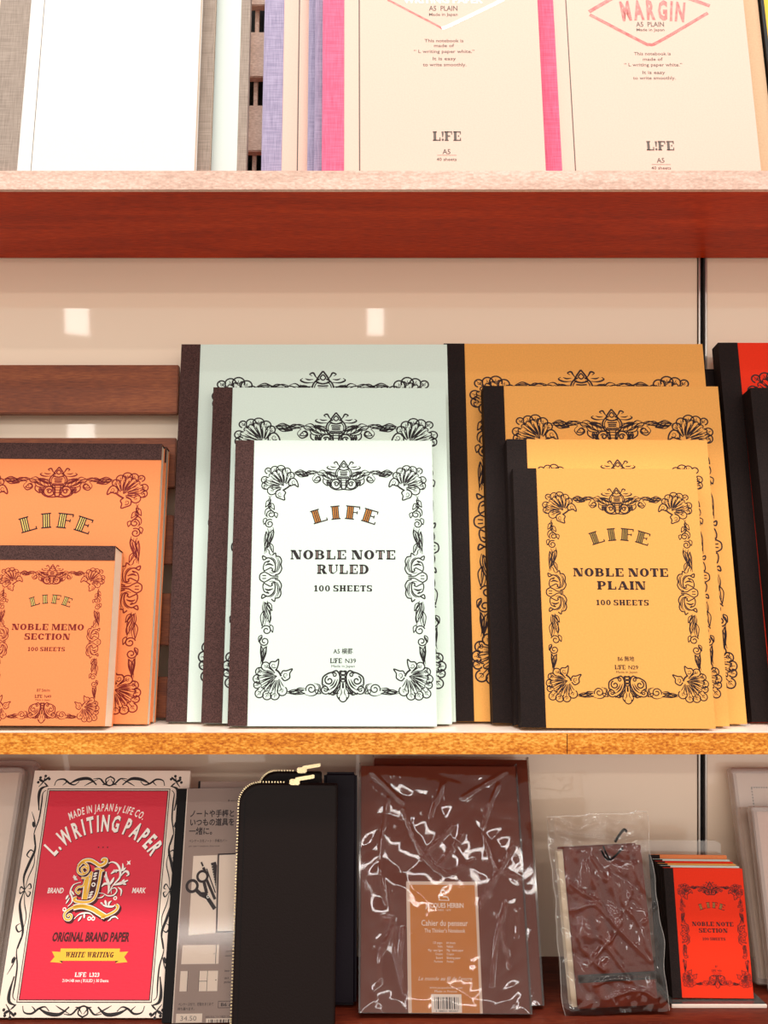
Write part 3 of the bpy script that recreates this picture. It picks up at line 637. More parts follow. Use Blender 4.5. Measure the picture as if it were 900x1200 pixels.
notebook('yellow_notebook', .2992, .5320, ZT, 100, 212, 7, 10, 0, YELB, 'yellow notebook with a thin black spine at the right end of the top shelf', 'notebook', None, BLACK, 2.0, 'left')

# ------------------------------------------------------------------ bottom shelf: red writing pad
def pad_print(s, W, L):
    s.rect(11.4, 8.9, 101.6, 149.7, INK, .05); s.rect(12.0, 9.5, 101.0, 149.1, OFFW, .08); s.rect(12.7, 10.2, 100.3, 148.4, INK, .11); s.rect(13.3, 10.8, 99.7, 147.8, CRIM, .14)
    N = .18; c = 56.6
    s.arctext('MADE IN JAPAN by LIFE CO.', c + .6, 136.4, 60, 5.4, WPRINT, .66, .13, N, .02, .05, span=57)
    for dx, dy, mm, nn in ((.5, -.5, DKRED, N), (0, 0, WPRINT, N + .04)):
        s.arctext('L.WRITING PAPER', c + 1.0 + dx, 125.4 + dy, 48.5, 11.4, mm, .56, .15, nn, .035, 0, span=90)
    for k in (-1, 0, 1): s.disc(c + .6 + k * 3.2, 108.3, .5, DKRED, N)
    s.text('BRAND', 27.6, 79.3, 3.6, WPRINT, 11, N, .02, .12); s.text('MARK', 86.0, 79.5, 3.6, WPRINT, 9.4, N, .02, .12)
    s.text('ORIGINAL BRAND PAPER', c - .4, 49.5, 5.8, DKRED, 53, N, .045, .10)
    # ribbon banner
    for sg in (-1, 1):
        s.poly([(c + sg * 18, 33.0), (c + sg * 26.2, 33.6), (c + sg * 23.6, 36.8), (c + sg * 26.0, 40.2), (c + sg * 19, 39.8)], YEL, N)
        s.poly([(c + sg * 18, 33.0), (c + sg * 20.2, 34.4), (c + sg * 20.2, 35), (c + sg * 18, 35)], DKRED, N + .03)
    s.rect(c - 20.2, 34.4, c + 20.2, 42.0, YEL, N + .05)
    slab(s, 'WHITE WRITING', c, 38.2, 3.4, DKRED, 33, .12, N + .09, shear=.2)
    small_logo(s, c - 4.6, 25.9, 2.9, WPRINT, 7.6, N); s.text('L323', c + 4.8, 25.9, 2.6, WPRINT, 6.6, N, .02)
    s.text('210×148 mm ( RULED ) 30 Sheets', c - .8, 22.3, 1.9, WPRINT, 31, N, .012)
    # emblem
    E = lambda x, y: (36.4 + x / 900 * 45.0, 103.5 - y / 1012 * 47.5)    # from the drawing grid
    def st(pts, w, mm, n, t=1, k=7): s.ribbon(cr([E(*p) for p in pts], k), w, mm, n, t)
    gold = [([(240, 215), (190, 180), (150, 215), (190, 275), (240, 240), (225, 160), (150, 120), (100, 170), (100, 250), (160, 290), (220, 270)], 1.6),
            ([(100, 170), (160, 100), (250, 85), (330, 120), (400, 160), (470, 130), (480, 80), (440, 75), (430, 100)], 2.7),
            ([(330, 215), (390, 205), (440, 235), (470, 225)], 1.6),
            ([(250, 330), (240, 470), (235, 640)], 3.6), ([(300, 250), (290, 420), (265, 640)], 1.6),
            ([(425, 240), (415, 420), (390, 590), (330, 665), (230, 680), (120, 665), (95, 630), (130, 620)], 2.2),
            ([(300, 250), (240, 330), (160, 340)], 1.5), ([(220, 360), (200, 450), (130, 470), (105, 520), (150, 560), (160, 520)], 1.6),
            ([(30, 880), (60, 850), (90, 870), (70, 920), (10, 910), (-10, 840), (60, 770), (160, 735), (280, 740)], 1.8),
            ([(100, 755), (220, 735), (360, 770), (470, 830), (560, 880)], 3.8), ([(500, 890), (590, 860), (690, 800), (720, 740), (690, 715)], 2.2)]
    for pts, w in gold:
        sh_ = [(x + 22, y + 26) for x, y in pts]
        st(sh_, w + .9, DKRED, N, 0); st(pts, w + .8, DKRED, N + .02, 0); st(pts, w, WPRINT, N + .04, 0); st(pts, w * .66, YEL, N + .06, 0)
    s.poly([E(*p) for p in ((325, 245), (395, 235), (400, 370), (370, 560), (320, 640), (285, 640), (300, 420))], DKRED, N + .07)
    for x, y in ((355, 275), (350, 310), (352, 350), (330, 540), (322, 575), (312, 610)):
        s.disc(*E(x, y), .7, WPRINT, N + .09); s.disc(*E(x + 18, y - 6), .4, WPRINT, N + .09); s.disc(*E(x - 18, y + 6), .4, WPRINT, N + .09)
    s.ring(*E(342, 433), 1.1, .7, WPRINT, N + .09)
    fl = [([(560, 560), (620, 440), (700, 330), (690, 220), (640, 140), (570, 110), (520, 130)], 1.5), ([(700, 330), (760, 250), (800, 250), (820, 290), (790, 310)], 1.6), ([(700, 260), (730, 200), (720, 130)], 1.5), ([(730, 240), (770, 190)], 1.2),
          ([(690, 230), (620, 240), (570, 280)], 1.7), ([(650, 260), (600, 220)], 1.2), ([(560, 560), (560, 440), (510, 330), (500, 250)], 2.0), ([(555, 430), (500, 420), (460, 460)], 1.6), ([(560, 450), (600, 380), (620, 330)], 1.8), ([(530, 350), (480, 310)], 1.4),
          ([(620, 440), (700, 420), (760, 400), (820, 370)], 2.0), ([(740, 410), (800, 430)], 1.4), ([(730, 400), (770, 360)], 1.2),
          ([(430, 550), (500, 560), (560, 590), (640, 580), (680, 520), (650, 480), (600, 500), (610, 560)], .9), ([(420, 620), (480, 610), (520, 570)], .8), ([(690, 470), (740, 510), (740, 590)], 1.2),
          ([(470, 690), (540, 730), (640, 740), (680, 710)], 1.3), ([(560, 730), (540, 680), (530, 650)], 1.5), ([(590, 735), (590, 690), (620, 660)], 1.3), ([(510, 715), (470, 680)], 1.2),
          ([(160, 400), (60, 440), (30, 540), (60, 600), (70, 680), (20, 740)], 1.2), ([(40, 520), (90, 580)], 1.2), ([(50, 300), (70, 340), (110, 370)], 1.6), ([(60, 360), (100, 360)], 1.2), ([(40, 330), (90, 320)], 1.0), ([(10, 580), (-20, 640)], 1.5), ([(30, 620), (-10, 700)], 1.0),
          ([(130, 910), (190, 850), (260, 830), (340, 835), (420, 900)], 1.1), ([(190, 940), (230, 870)], 1.3), ([(260, 830), (270, 900)], 1.4), ([(600, 940), (650, 890), (700, 880), (740, 910)], 1.1), ([(640, 900), (620, 930)], 1.0)]
    for pts, w in fl: st([(x + 8, y + 9) for x, y in pts], w + .35, DKRED, N + .0, 1)
    for pts, w in fl: st(pts, w * 1.0, WPRINT, N + .03, 1)
    s.poly([E(*p) for p in ((775, 90), (800, 105), (830, 85), (822, 115), (835, 150), (805, 140), (778, 155), (792, 120))], WPRINT, N + .03)
    for x, y in ((340, 905), (395, 905), (668, 622), (-20, 780)): s.ring(*E(x, y), 1.0, .7, WPRINT, N + .05)
    # border scrolls
    def both(pts, w, t=1, mirror_v=False, dots=False):
        for sg in (0, 1):
            P = [((115.3 - 2.2 - x) if sg else x, y) for x, y in pts]
            s.ribbon(cr(P), w * 1.25, INK, .06, t)
    for f in (lambda y: y, lambda y: 158.8 - y):
        q = lambda P: [(x, f(y)) for x, y in P]
        both(q([(16, 151.8), (17.5, 155.6), (22.5, 156.4), (27, 153.4), (31, 152.4), (34, 155)]), 1.1); both(q([(27, 153.2), (33, 156.2), (41, 156.8), (47, 152.4)]), 1.9); both(q([(44, 156.6), (49, 156.8), (53, 153), (57, 151.6)]), 1.0)
        both(q([(57, 158.6), (53.4, 156.4), (54.6, 152.6), (57, 151.8)]), .8, 0); both(q([(57, 156.6), (60, 153), (62, 152.6)]), .7); both(q([(38, 151.6), (42, 153.8), (47.6, 156.4)]), .7); both(q([(22, 152), (24.5, 154.4), (22.8, 156)]), .7)
        both(q([(4.6, 150.8), (7.6, 154.8), (8.4, 158.6)]), .8); both(q([(7.6, 154.6), (4, 156.4)]), 1.5); both(q([(7.8, 154.8), (11.4, 158.2)]), 1.2); both(q([(8, 154.2), (11.6, 151)]), .9)
        for a, b in ((5.0, 157.6), (8.6, 158.8), (11.6, 156.6), (3.8, 154.2)):
            for sg in (0, 1): s.disc(113.1 - a if sg else a, f(b), 1.0, INK, .06)
        both(q([(10.8, 151.4), (6.6, 149.4), (5.8, 143.6), (7.4, 134)]), 1.8); both(q([(10.4, 148.4), (8.4, 146), (8.6, 139), (8.4, 128), (6.4, 118), (8, 110)]), .9)
        both(q([(2.4, 133), (5.2, 127), (7.2, 121)]), .6); both(q([(4.4, 126), (5.8, 122)]), 1.8); both(q([(6.8, 117), (8.8, 107), (6, 97), (3.8, 88), (5.6, 79.4)]), 1.6); both(q([(9.2, 104), (5.8, 106.4), (3.6, 103), (6, 101)]), .9); both(q([(8.4, 106), (9.6, 97), (7, 88), (5.8, 80)]), .6)
        both(q([(5.6, 79.4), (8.6, 83.6), (10, 81), (8.4, 80.2)]), .8); both(q([(5.6, 79.4), (3, 81.6), (2.2, 79.4)]), .8)
X_ = -.2337
o = root('writing_paper_pad', X_, .5085, ZB, 21.9, .1, 4, 115, 'crimson and ivory writing paper pad with a gold ornamental letter, leaning on the bottom shelf', 'writing pad')
s = Sheet(); s.box(0, 115.3, 0, .5, 0, 162.8, OFFW); pad_print(s, 115.3, 162.8); s.build('front_cover', o)
m = MB(); m.box(.5, 114.8, .55, 3.5, .5, 162.2, PAGES); m.build('pages', o)
m = MB(); m.box(0, 115.3, 3.5, 4, 0, 162.8, OFFW); m.build('backing_card', o)

# ------------------------------------------------------------------ packaged notebook cover with printed card
def barcode(s, u0, v0, u1, v1, n, digits=None):
    random.seed(3); x = u0
    while x < u1:
        w = random.choice((.35, .35, .6, .9)); s.rect(x, v0, min(u1, x + w), v1, INKB, n); x += w + random.choice((.35, .5, .8))
def card_print(s, W, L):
    s.rect(7.2, 0, W, L, GREYCARD, .05); N = .09
    s.rect(6.7, 0, 7.3, L, OFFW, .07)
    s.text('ノートや手帳と', 25.9, 133.5, 4.0, INKB, 31.5, N, .026); s.text('いつもの道具を', 26.2, 127.5, 4.0, INKB, 31.5, N, .026); s.text('一緒に。', 18.3, 121.4, 4.0, INKB, 16.5, N, .022)
    s.text('ペンケース付ノート・手帳カバー', 24.0, 114.7, 1.7, INKB, 27, N, .01); s.text('pen case + notebook, diary cover', 21.6, 111.3, 1.2, INKB, 22, N)
    s.text('lech', 43, 142.6, 1.3, INKB, 12, N)
    s.poly([(14.2, 104.6), (31.0, 105), (32.4, 54.4), (14.0, 53.0)], OFFW, N)
    s.poly([(31.4, 106), (56, 106.6), (56, 54.8), (32.8, 54.6)], INKB, N); s.poly([(32.4, 105), (56, 105.6), (56, 55.6), (33.6, 55.4)], OFFW, N + .03)
    # scissors, ruler, pen
    s.ring(14.6, 84.6, 3.7, 1.9, INKB, N + .06); s.ring(21.4, 90.9, 3.5, 1.7, INKB, N + .06)
    s.ribbon([(17.4, 82.2), (21, 79), (25.6, 77), (31.2, 69.6)], 2.6, INKB, N + .06, 0); s.poly([(20.4, 80.6), (24.8, 80.6), (31.3, 69.6), (28, 73)], INKB, N + .06)
    s.ribbon([(22.6, 87.6), (25.0, 79.6)], 2.2, INKB, N + .06); s.ribbon([(24.4, 88.8), (31, 75.8)], 1.9, INKB, N + .06); s.ring(26.0, 77.6, .8, .5, WPRINT, N + .09)
    s.poly([(26.8, 99.6), (30.2, 100.6), (31.2, 98), (31.4, 82)], INKB, N + .06)
    for k in range(9): s.ribbon([(27.0 + k * .42, 97.6 - k * 1.7), (28.2 + k * .36, 98.0 - k * 1.7)], .45, OFFW, N + .09, 0)
    s.ribbon([(20.0, 100.4), (21.4, 97.6)], 1.2, INKB, N + .06, 0); s.ribbon([(21.6, 96.8), (23.4, 93.6)], 1.9, INKB, N + .06, 0); s.ribbon([(24, 96), (31, 80)], .8, INKB, N + .06)
    s.rect(10.4, 35.2, 35.4, 47, OFFW, N); s.rect(33.2, 35.4, 33.6, 47, INKB, N + .03); s.disc(32.2, 41.4, .35, INKB, N + .03)
    s.rect(10.3, 18.7, 35.4, 31, OFFW, N); s.rect(15.4, 18.7, 22.8, 31, GREYCARD, N + .03)
    for x in (15.3, 22.9, 28.4): s.rect(x - .15, 18.7, x + .15, 31, INKB, N + .05)
    s.rect(23, 24.6, 28.4, 24.9, INKB, N + .05); s.disc(34.2, 25.4, .35, INKB, N + .05)
    for t, v in (('front', 47.4), ('pen case', 43), ('pocket × 2', 40.4), ('inner', 31), ('card', 26.6), ('pocket × 4', 24.2)): s.text(t, 39.8, v, 1.5, INKB, None, N, .01, align='l', sx=.8)
    s.text('ペンケース付で、機能をまとめて', 21.8, 11, 1.5, INKB, 23, N, .01); s.text('持ち運べます。', 15.4, 8.3, 1.5, INKB, 11, N, .01)
    s.rect(36.4, 8.6, 52, 12.8, INKB, N); s.rect(36.7, 8.9, 52, 12.5, GREYCARD, N + .03); s.text('B6 size', 43.8, 10.7, 2.0, INKB, 11, N + .06, .02)
    s.text('本体の色はこちらで確認ください。', 37.5, 3.4, 1.3, INKB, 18, N)
o = root('packaged_notebook_cover', -.1233, .503, ZB, 21.2, -.6, 2.2, 57, 'black notebook cover in clear film behind a taupe printed card with scissors drawn on it', 'notebook cover')
s = Sheet(); s.box(-.2, 56.7, .1, 2.2, 0, 151.5, BLACK); s.build('cover', o, .5)
s = Sheet(.0); s.box(6.7, 56.5, 0, .12, 0, 151.3, OFFW); card_print(s, 56.5, 151.2); s.build('insert_card', o)
s = Sheet(.25); s.rect(9.2, .3, 26.4, 5.6, OFFW, 0); s.text('34.50', 17.4, 2.9, 3.0, INKL, 10.5, .04)
o2 = s.build('price_sticker', o); o2['label'] = 'ivory price sticker'
s = Sheet(.22); s.rect(29, .1, 47, 2.6, OFFW, 0); barcode(s, 30.5, .1, 46, 2.0, .03); s.build('barcode_patch', o)
s = Sheet(.5); s.rect(6.6, .1, 57, 152, FILM, 0); s.build('film_sleeve', o)
o = root('taupe_card_pack', -.1095, .5120, ZB, 20.8, -.3, 1.5, 48, 'second taupe card pack, only its top edge showing behind the scissors card', 'notebook cover')
m = MB(); m.box(0, 44, 0, 1.5, 0, 154.5, GREYCARD); m.build('insert_card', o, .3)
m = MB(); m.box(-1.5, 0, 0, 1.5, 0, 155, BLACK); m.build('cover_edge', o, .2)

# ------------------------------------------------------------------ zip cases
def zip_case(X, Y, W, L, T, th, roll, R, label, leather, pull_u, group=None, n_teeth=True, right_round=False):
    o = root('zip_case', X, Y, ZB, th, roll, T, W, label, 'pencil case', group)
    out = [(0, 0), (W, 0), (W, L - 1)] + [(W - 1, L)] + [(R + R * cos(radians(a)), L - R + R * sin(radians(a))) for a in range(90, 181, 10)]
    def inset(d): 
        return [(min(max(x, d), W - d) if True else x, min(max(y, 0 if y == 0 else d), L - d)) for x, y in out]
    m = MB(); n = len(out)
    rings = [(0.0, T * .5), (0.0, 1.8), (.5, .6), (1.6, 0)]
    def ringpts(d, y):
        cx, cy = W / 2, L / 2
        return [(x + (d if x < cx else -d), y, z + (d if z < cy and z > 0 else (-d if z > cy else 0))) for x, z in out]
    V = []; 
    for d, y in rings: V += ringpts(d, y)
    F = []
    for k in range(len(rings) - 1):
        for i in range(n): j = (i + 1) % n; F.append((k * n + i, k * n + j, (k + 1) * n + j, (k + 1) * n + i))
    F.append(tuple((len(rings) - 1) * n + i for i in range(n)))
    m.add(V, F, leather)
    # stitched inner panel line
    P = [(x, z) for x, z in out[4:]]
    m.build('front_panel', o)
    m = MB(); V = []
    for d, y in ((0, T * .5), (0, T - 1.8), (.8, T)): V += ringpts(d, y)
    F = [(k * n + i, k * n + (i + 1) % n, (k + 1) * n + (i + 1) % n, (k + 1) * n + i) for k in range(2) for i in range(n)] + [tuple(2 * n + i for i in range(n))]
    m.add(V, F, leather); m.build('back_panel', o)
    # zipper along left side and top
    path = [(0, 2)] + [(0, z) for z in range(6, int(L - R), 2)] + [(R + R * cos(radians(a)), L - R + R * sin(radians(a))) for a in range(180, 89, -6)] + [(x, L) for x in range(int(R) + 2, int(pull_u), 2)]
    m = MB()
    dense = []
    for (x0, z0), (x1, z1) in zip(path, path[1:]):
        d = hypot(x1 - x0, z1 - z0); kk = max(1, int(d / 1.15))
        for q in range(kk): dense.append((x0 + (x1 - x0) * q / kk, z0 + (z1 - z0) * q / kk))
    for i, (x, z) in enumerate(dense):
        a = dense[max(0, i - 1)]; b = dense[min(len(dense) - 1, i + 1)]; dx, dz = b[0] - a[0], b[1] - a[1]; q = hypot(dx, dz) or 1
        tx, tz = dx / q, dz / q; nx, nz = -tz, tx
        h = .32
        V = []
        for yy in (T * .2, T * .2 + 1.2):
            for sa, sb in ((-h, -.2), (h, -.2), (h, 1.0), (-h, 1.0)): V.append((x + tx * sa + nx * sb, yy, z + tz * sa + nz * sb))
        m.add(V, [(0, 1, 2, 3), (4, 7, 6, 5), (0, 4, 5, 1), (1, 5, 6, 2), (2, 6, 7, 3), (3, 7, 4, 0)], STEEL)
    m.build('zipper', o)
    m = Sheet(.1)
    pin = 4.2
    P = [(pin, 0), (pin, L - R)] + [(R + (R - pin) * cos(radians(a)), L - R + (R - pin) * sin(radians(a))) for a in range(180, 89, -10)] + [(W - 4, L - pin)]
    m.ribbon(P, .5, BLACK, .06); m.build('seam', o)
    # slider and pull
    m = MB(); m.box(pull_u, pull_u + 7, -.6, 3, L - 1.5, L + 2.6, STEEL); m.build('slider', o, .7)
    m = MB()
    x0, z0 = pull_u + 4, L + 1.6
    m.add([(x0, -1.6, z0 - .6), (x0 + 13, -1.6, z0 + 1.6), (x0 + 13, -1.6, z0 + 4.2), (x0, -1.6, z0 + 2.0), (x0, -.6, z0 - .6), (x0 + 13, -.6, z0 + 1.6), (x0 + 13, -.6, z0 + 4.2), (x0, -.6, z0 + 2.0)],
          [(0, 1, 2, 3), (7, 6, 5, 4), (0, 4, 5, 1), (1, 5, 6, 2), (2, 6, 7, 3), (3, 7, 4, 0)], STEEL)
    m.build('zip_pull', o, .35)
    return o
g = 'black leather zip cases'
zip_case(-.0765, .493, 66.9, 155, 8, 11.1, .5, 14, 'black leather zip case with a rounded corner, in front, zipper down its left side', LEATH, 34, g)
zip_case(-.0660, .5235, 45, 157, 7, 11.1, .3, 12, 'rear black zip case, only its zippered top and pull showing above the front one', LEATH, 27, g)
o = root('navy_case', -.0195, .5235, ZB, 11, .3, 9, 24, 'dark navy leather case standing between the black zip case and the brown notebooks', 'pencil case')
m = MB(); m.box(0, 24, 0, 9, 0, 156, NAVY); m.build('body', o, 2.2, 3)
m = MB(); m.box(8, 8.5, -.15, .3, 3, 153, BLACK); m.build('seam', o)

# ------------------------------------------------------------------ shrink-wrapped brown notebooks
def ridged(p, s): return 1 - abs(noise.noise(Vector(p) * s))
def film_sheet(u0, u1, v0, v1, nu, nv, fn, matr, closed_T=None):
    m = MB(); V = []
    for j in range(nv + 1):
        for i in range(nu + 1):
            u = u0 + (u1 - u0) * i / nu; v = v0 + (v1 - v0) * j / nv
            x, y, z = fn(u, v, i / nu, j / nv); V.append((x, y, z))
    F = [(j * (nu + 1) + i, j * (nu + 1) + i + 1, (j + 1) * (nu + 1) + i + 1, (j + 1) * (nu + 1) + i) for j in range(nv) for i in range(nu)]
    m.add(V, F, matr, True); return m
def crease(lines, w, h):
    segs = []
    for ln in lines:
        p = cr(ln, 5); segs += list(zip(p, p[1:]))
    def f(u, v):
        t = 0
        for (ax, ay), (bx, by) in segs:
            if u < min(ax, bx) - 4 or u > max(ax, bx) + 4 or v < min(ay, by) - 4 or v > max(ay, by) + 4: continue
            dx, dy = bx - ax, by - ay; k = max(0, min(1, ((u - ax) * dx + (v - ay) * dy) / (dx * dx + dy * dy + 1e-9)))
            d = hypot(u - ax - k * dx, v - ay - k * dy); t = max(t, math.exp(-(d / w) ** 2))
        return t * h
    return f
JHC = crease([[(106.2, 159.3), (73.7, 140.7)], [(73.5, 115.4), (56.2, 94.6)], [(66.2, 121), (43.9, 99.2)], [(108.1, 106.8), (95.5, 87.8), (83, 67.7)], [(101, 69.4), (93, 45), (88.5, 18.4)], [(108.8, 64.9), (107, 48.4)],
    [(22.1, 75), (24.8, 33.1), (29.9, 52.3)], [(8.4, 158.6), (30.3, 137.1)], [(31.1, 132.1), (42, 106), (59.3, 89.1), (79.4, 97.1)], [(16.2, 59.7), (22.7, 55.3), (14.5, 37.4), (12.8, 18.6)], [(102.1, 89.4), (113.4, 84.8)], [(100, 150), (88, 120), (96, 92)], [(20, 140), (14, 100), (18, 70)], [(60, 150), (50, 128)], [(26, 30), (30, 14)], [(96, 60), (101, 30)]], .8, 1.0)
BGC = crease([[(19, 97.6), (26.4, 83.7)], [(37.3, 88.8), (36.6, 69.1), (45.3, 54.7), (52.8, 31)], [(15, 95.6), (23, 65.6), (36.9, 45.5), (51.2, 29.7)], [(2.5, 82.1), (21.7, 67.1)], [(-1.4, 64.7), (15.8, 67.4), (25.2, 58.5)], [(30, 89.2), (32.9, 62.3)],
    [(1.2, 54.2), (8.3, 37.3), (18.7, 25.8)], [(8.6, 40), (13.5, 31.5)], [(19.3, 45), (40.6, 13.9)], [(12, 16.7), (23.9, 20.1), (35.3, 18.2)], [(-9, 124.1), (-1, 106.4)], [(-9, 117), (23.3, 110.9), (54.6, 109.4)], [(22.8, 9.4), (24.9, 2.6)], [(60, 65.1), (49.7, 54.5)],
    [(-4, 125), (10, 118), (24, 121)], [(40, 122), (54, 116), (58, 100)], [(44, 100), (50, 80), (56, 70)], [(10, 30), (30, 50), (44, 76)], [(20, 8), (40, 12), (52, 6)]], 1.25, 1.15)
def wrapped(X, Y, W, L, T, th, roll, label, labelled, seed, group):
    o = root('wrapped_notebook', X, Y, ZB, th, roll, T, W, label, 'notebook', group)
    m = MB(); m.box(.5, W - .4, 0, .8, .5, L - 1, BROWNP); m.build('front_cover', o, .25)
    m = MB(); m.box(2, W - 3.2, .85, T - .85, 1, L - 1.8, PAGES); m.build('pages', o)
    m = MB(); m.box(.5, W - .4, T - .8, T, .5, L - 1, BROWNP); m.build('back_cover', o, .25)
    if labelled:
        s = Sheet(.3)
        u0, u1, c = 32.2, 81.8, 57.6
        s.box(u0, u1, -.3, 0, .5, 83.2, OFFW); s.rect(34.6, .6, 80.0, 81.0, LABELO, .05); N = .09
        # seated quill figure above the name
        s.ribbon(cr([(55.2, 71.2), (54.6, 74), (57.2, 74.2), (56, 76.6), (58.6, 77.4), (60.4, 75)]), .7, WPRINT, N); s.ribbon(cr([(56, 76.8), (58.4, 79.6), (60.6, 79.4)]), .7, WPRINT, N); s.ribbon(cr([(57.4, 73.2), (60.6, 73), (61.6, 71)]), .8, WPRINT, N); s.ribbon([(54.4, 71), (62, 70.8)], .5, WPRINT, N)
        s.text('JACQUES HERBIN', c + .8, 67.7, 3.2, WPRINT, 26.5, N, .02); s.text('PARIS · 1670', c + .6, 64.6, 1.3, WPRINT, 9, N)
        s.text('Cahier du penseur', c + .6, 56.4, 3.9, WPRINT, 32, N, .01); s.text('The Thinker’s Notebook', c + .6, 51.5, 2.7, WPRINT, 28, N, .008)
        for k, (a, b) in enumerate((('125 pages', '64 sheets'), ('Velin', 'Vellum'), ('90g · sans ligne', '90g · blank paper'), ('Crayon', 'Crayon'), ('Buvard', 'Blotting paper'), ('Pochette', 'Pocket'))):
            v = 43.8 - k * 2.35; s.text(a, c - 1.4, v, 1.5, WPRINT, None, N, .008, align='r', sx=.8); s.text(b, c + 1.4, v, 1.5, WPRINT, None, N, .008, align='l', sx=.8)
        s.text('Le monde au fil de l’encre', c + .2, 21.6, 2.6, WPRINT, 36, N, 0, .35); s.text('www.jacquesherbin.com', c + .2, 16.1, 1.5, WPRINT, 22, N); s.text('Made in France', c, 13.8, 1.5, WPRINT, 15, N)
        s.rect(47.8, .9, 68.0, 12.0, WPRINT, N); barcode(s, 50, 3.0, 66.2, 10.2, N + .04); s.text('3 188551 482007', 58, 1.9, 1.2, INKB, 15, N + .04)
        b = s.build('paper_label', o); b['label'] = 'ochre paper label with white border and barcode'
    def fn(u, v, a, b):
        e = min(1, min(a, 1 - a) * 12, min(b, 1 - b) * 16 + .2)
        p = (u * .02 + seed, v * .012, 0)
        d = noise.noise(Vector((u * .028 + v * .010 + seed, v * .022 - u * .01, 2))) * .7
        r1 = max(0, ridged((u * .024 + v * .014 + seed, v * .012, 5), 1.0) - .86) * 6
        d2 = abs(noise.noise(Vector((u * .035 + v * .03 + seed, v * .02 - u * .02, 9)))) * 3.2 + abs(noise.noise(Vector((u * .07 - v * .05, v * .05 + seed, 4)))) * 1.0
        return (u, -.75 - e * (.2 + d2 * .25 + r1 * .10 + (JHC(u, v) if labelled else JHC(W - u, L - v))), v)
    film_sheet(-.8, W + .8, .2, L + 1.2, 130, 190, fn, FILMB).build('shrink_film', o)
    # film folded along the right side and the left
    m = MB(); m.box(W - .2, W + .9, -.6, T + .3, .3, L + 1.1, FILM); m.build('film_fold', o)
    m = MB(); m.box(-.9, .1, -.6, T + .3, .3, L + 1.1, FILM); m.build('film_fold', o)
    return o
g = 'brown notebooks in clear shrink film'
wrapped(.0066, .5110, 113.8, 164, 7.6, 18.7, .4, 'brown notebook in clear film with an ochre label and barcode', True, 1.3, g)
wrapped(.0159, .5225, 115.4, 167, 7.6, 19.4, .7, 'second brown film-wrapped notebook, its top and right edge showing behind the ochre label one', False, 5.1, g)

# ------------------------------------------------------------------ small brown notebook in a crumpled bag
o = root('bagged_notebook', .1534, .5165, ZB, 10, -2.85, 12, 54.7, 'small reddish brown leather notebook tilted inside a crumpled clear plastic bag', 'notebook')
TH = 11
s = Sheet(); s.box(0, 54.5, 0, 1.2, 1, 105, BROWNL); s.build('front_cover', o, .4)
m = MB(); m.box(-3.6, 53.2, 1.3, TH - 1.2, 1.8, 103.6, PAGES); m.build('pages', o, .4)
m = MB(); m.box(-1, 54.5, TH - 1.1, TH, 1, 105, BROWNL); m.build('back_cover', o, .3)
m = MB(); m.box(2, 54.8, -1.4, -.9, 17.6, 22.6, mat('dark_band', '1C0C08', .4)); m.build('elastic_band', o)
s = Sheet(1.0); s.text('SKETCH NOTE', 40, 20, 2.0, INKL2, 22, .9); s.build('band_print', o)
# leather tie at the top
m = Sheet(2.6)
for P, w in (([(26, 103), (28, 98.5), (31, 96.5), (36, 99.5), (41, 104)], 1.4), ([(31, 97), (29, 101), (27.5, 106)], 1.2), ([(36, 108), (39, 112), (43, 116), (45, 114.5)], 1.8)): m.ribbon(cr(P), w, BLACK, .1, 0)
m.build('bookmark_tie', o)
BAG_EDGE = film('bright_edge_film', (.95, .92, .88), gloss=.05, rough=.2, milky=.2, milkcol=(.9, .82, .75))  # milky pale colour standing in for bright highlights along the bag edges
def bag(u, v, a, b):
    edge = min(a, 1 - a) * 10; ed = min(1, edge); tp = min(1, (1 - b) * 5); bt = min(1, b * 12)
    bulge = 2.2 * ed * min(tp, bt)
    q = Vector((u * .055 + v * .020, v * .030 - u * .022, 3.3)); f = ridged(q, 1.0); f2 = ridged(Vector((u * .10, v * .075 + u * .04, 8)), 1.0)
    w = max(0, f - .72) * 9 + max(0, f2 - .80) * 5
    x = u + 1.6 * noise.noise(Vector((v * .06, a * 3, 1))) * (1 - ed); z = v + 1.8 * noise.noise(Vector((u * .08, 4, b * 2)))
    d2 = abs(noise.noise(Vector((u * .06 + v * .045, v * .035 - u * .03, 9)))) * 4.5 + abs(noise.noise(Vector((u * .13 - v * .08, v * .08 + u * .06, 4)))) * 1.6
    fr_ = 1 - min(1, (1 - b) * 6)
    x += (1 - ed) * 2.2 * noise.noise(Vector((v * .035, a * 2, 7))) * (1.5 if a > .5 else 1); z += fr_ * 2.4 * noise.noise(Vector((u * .06, 2, 2)))
    return (x, -1.2 - bulge * .35 - (d2 * .42 + w * .30) * min(1, edge + .35) * (1 + fr_) - BGC(u, v), z)
m = film_sheet(-9.5, 61, -2.2, 128, 84, 140, bag, FILMC); m.build('plastic_bag', o)
m = MB()  # pale strips added along the edges to outline the bag brightly
for P, w in (([(-9.5, b * 128 - 2.2) for b in [k / 60 for k in range(61)]], .45), ([(61, b * 128 - 2.2) for b in [k / 60 for k in range(61)]], .45), ([(-9.5 + 70.5 * a, 127.2) for a in [k / 50 for k in range(51)]], .7)):
    V = []
    for u, v in P:
        x, y, z = bag(u, v, (u + 9.5) / 70.5, (v + 2.2) / 130.2); V += [(x - (w / 2 if P[0][0] == P[-1][0] else 0), y - .15, z - (w / 2 if P[0][0] != P[-1][0] else 0)), (x + (w / 2 if P[0][0] == P[-1][0] else 0), y - .15, z + (w / 2 if P[0][0] != P[-1][0] else 0))]
    m.add(V, [(2 * k, 2 * k + 1, 2 * k + 3, 2 * k + 2) for k in range(len(P) - 1)], BAG_EDGE)
m.build('bag_bright_edge', o)
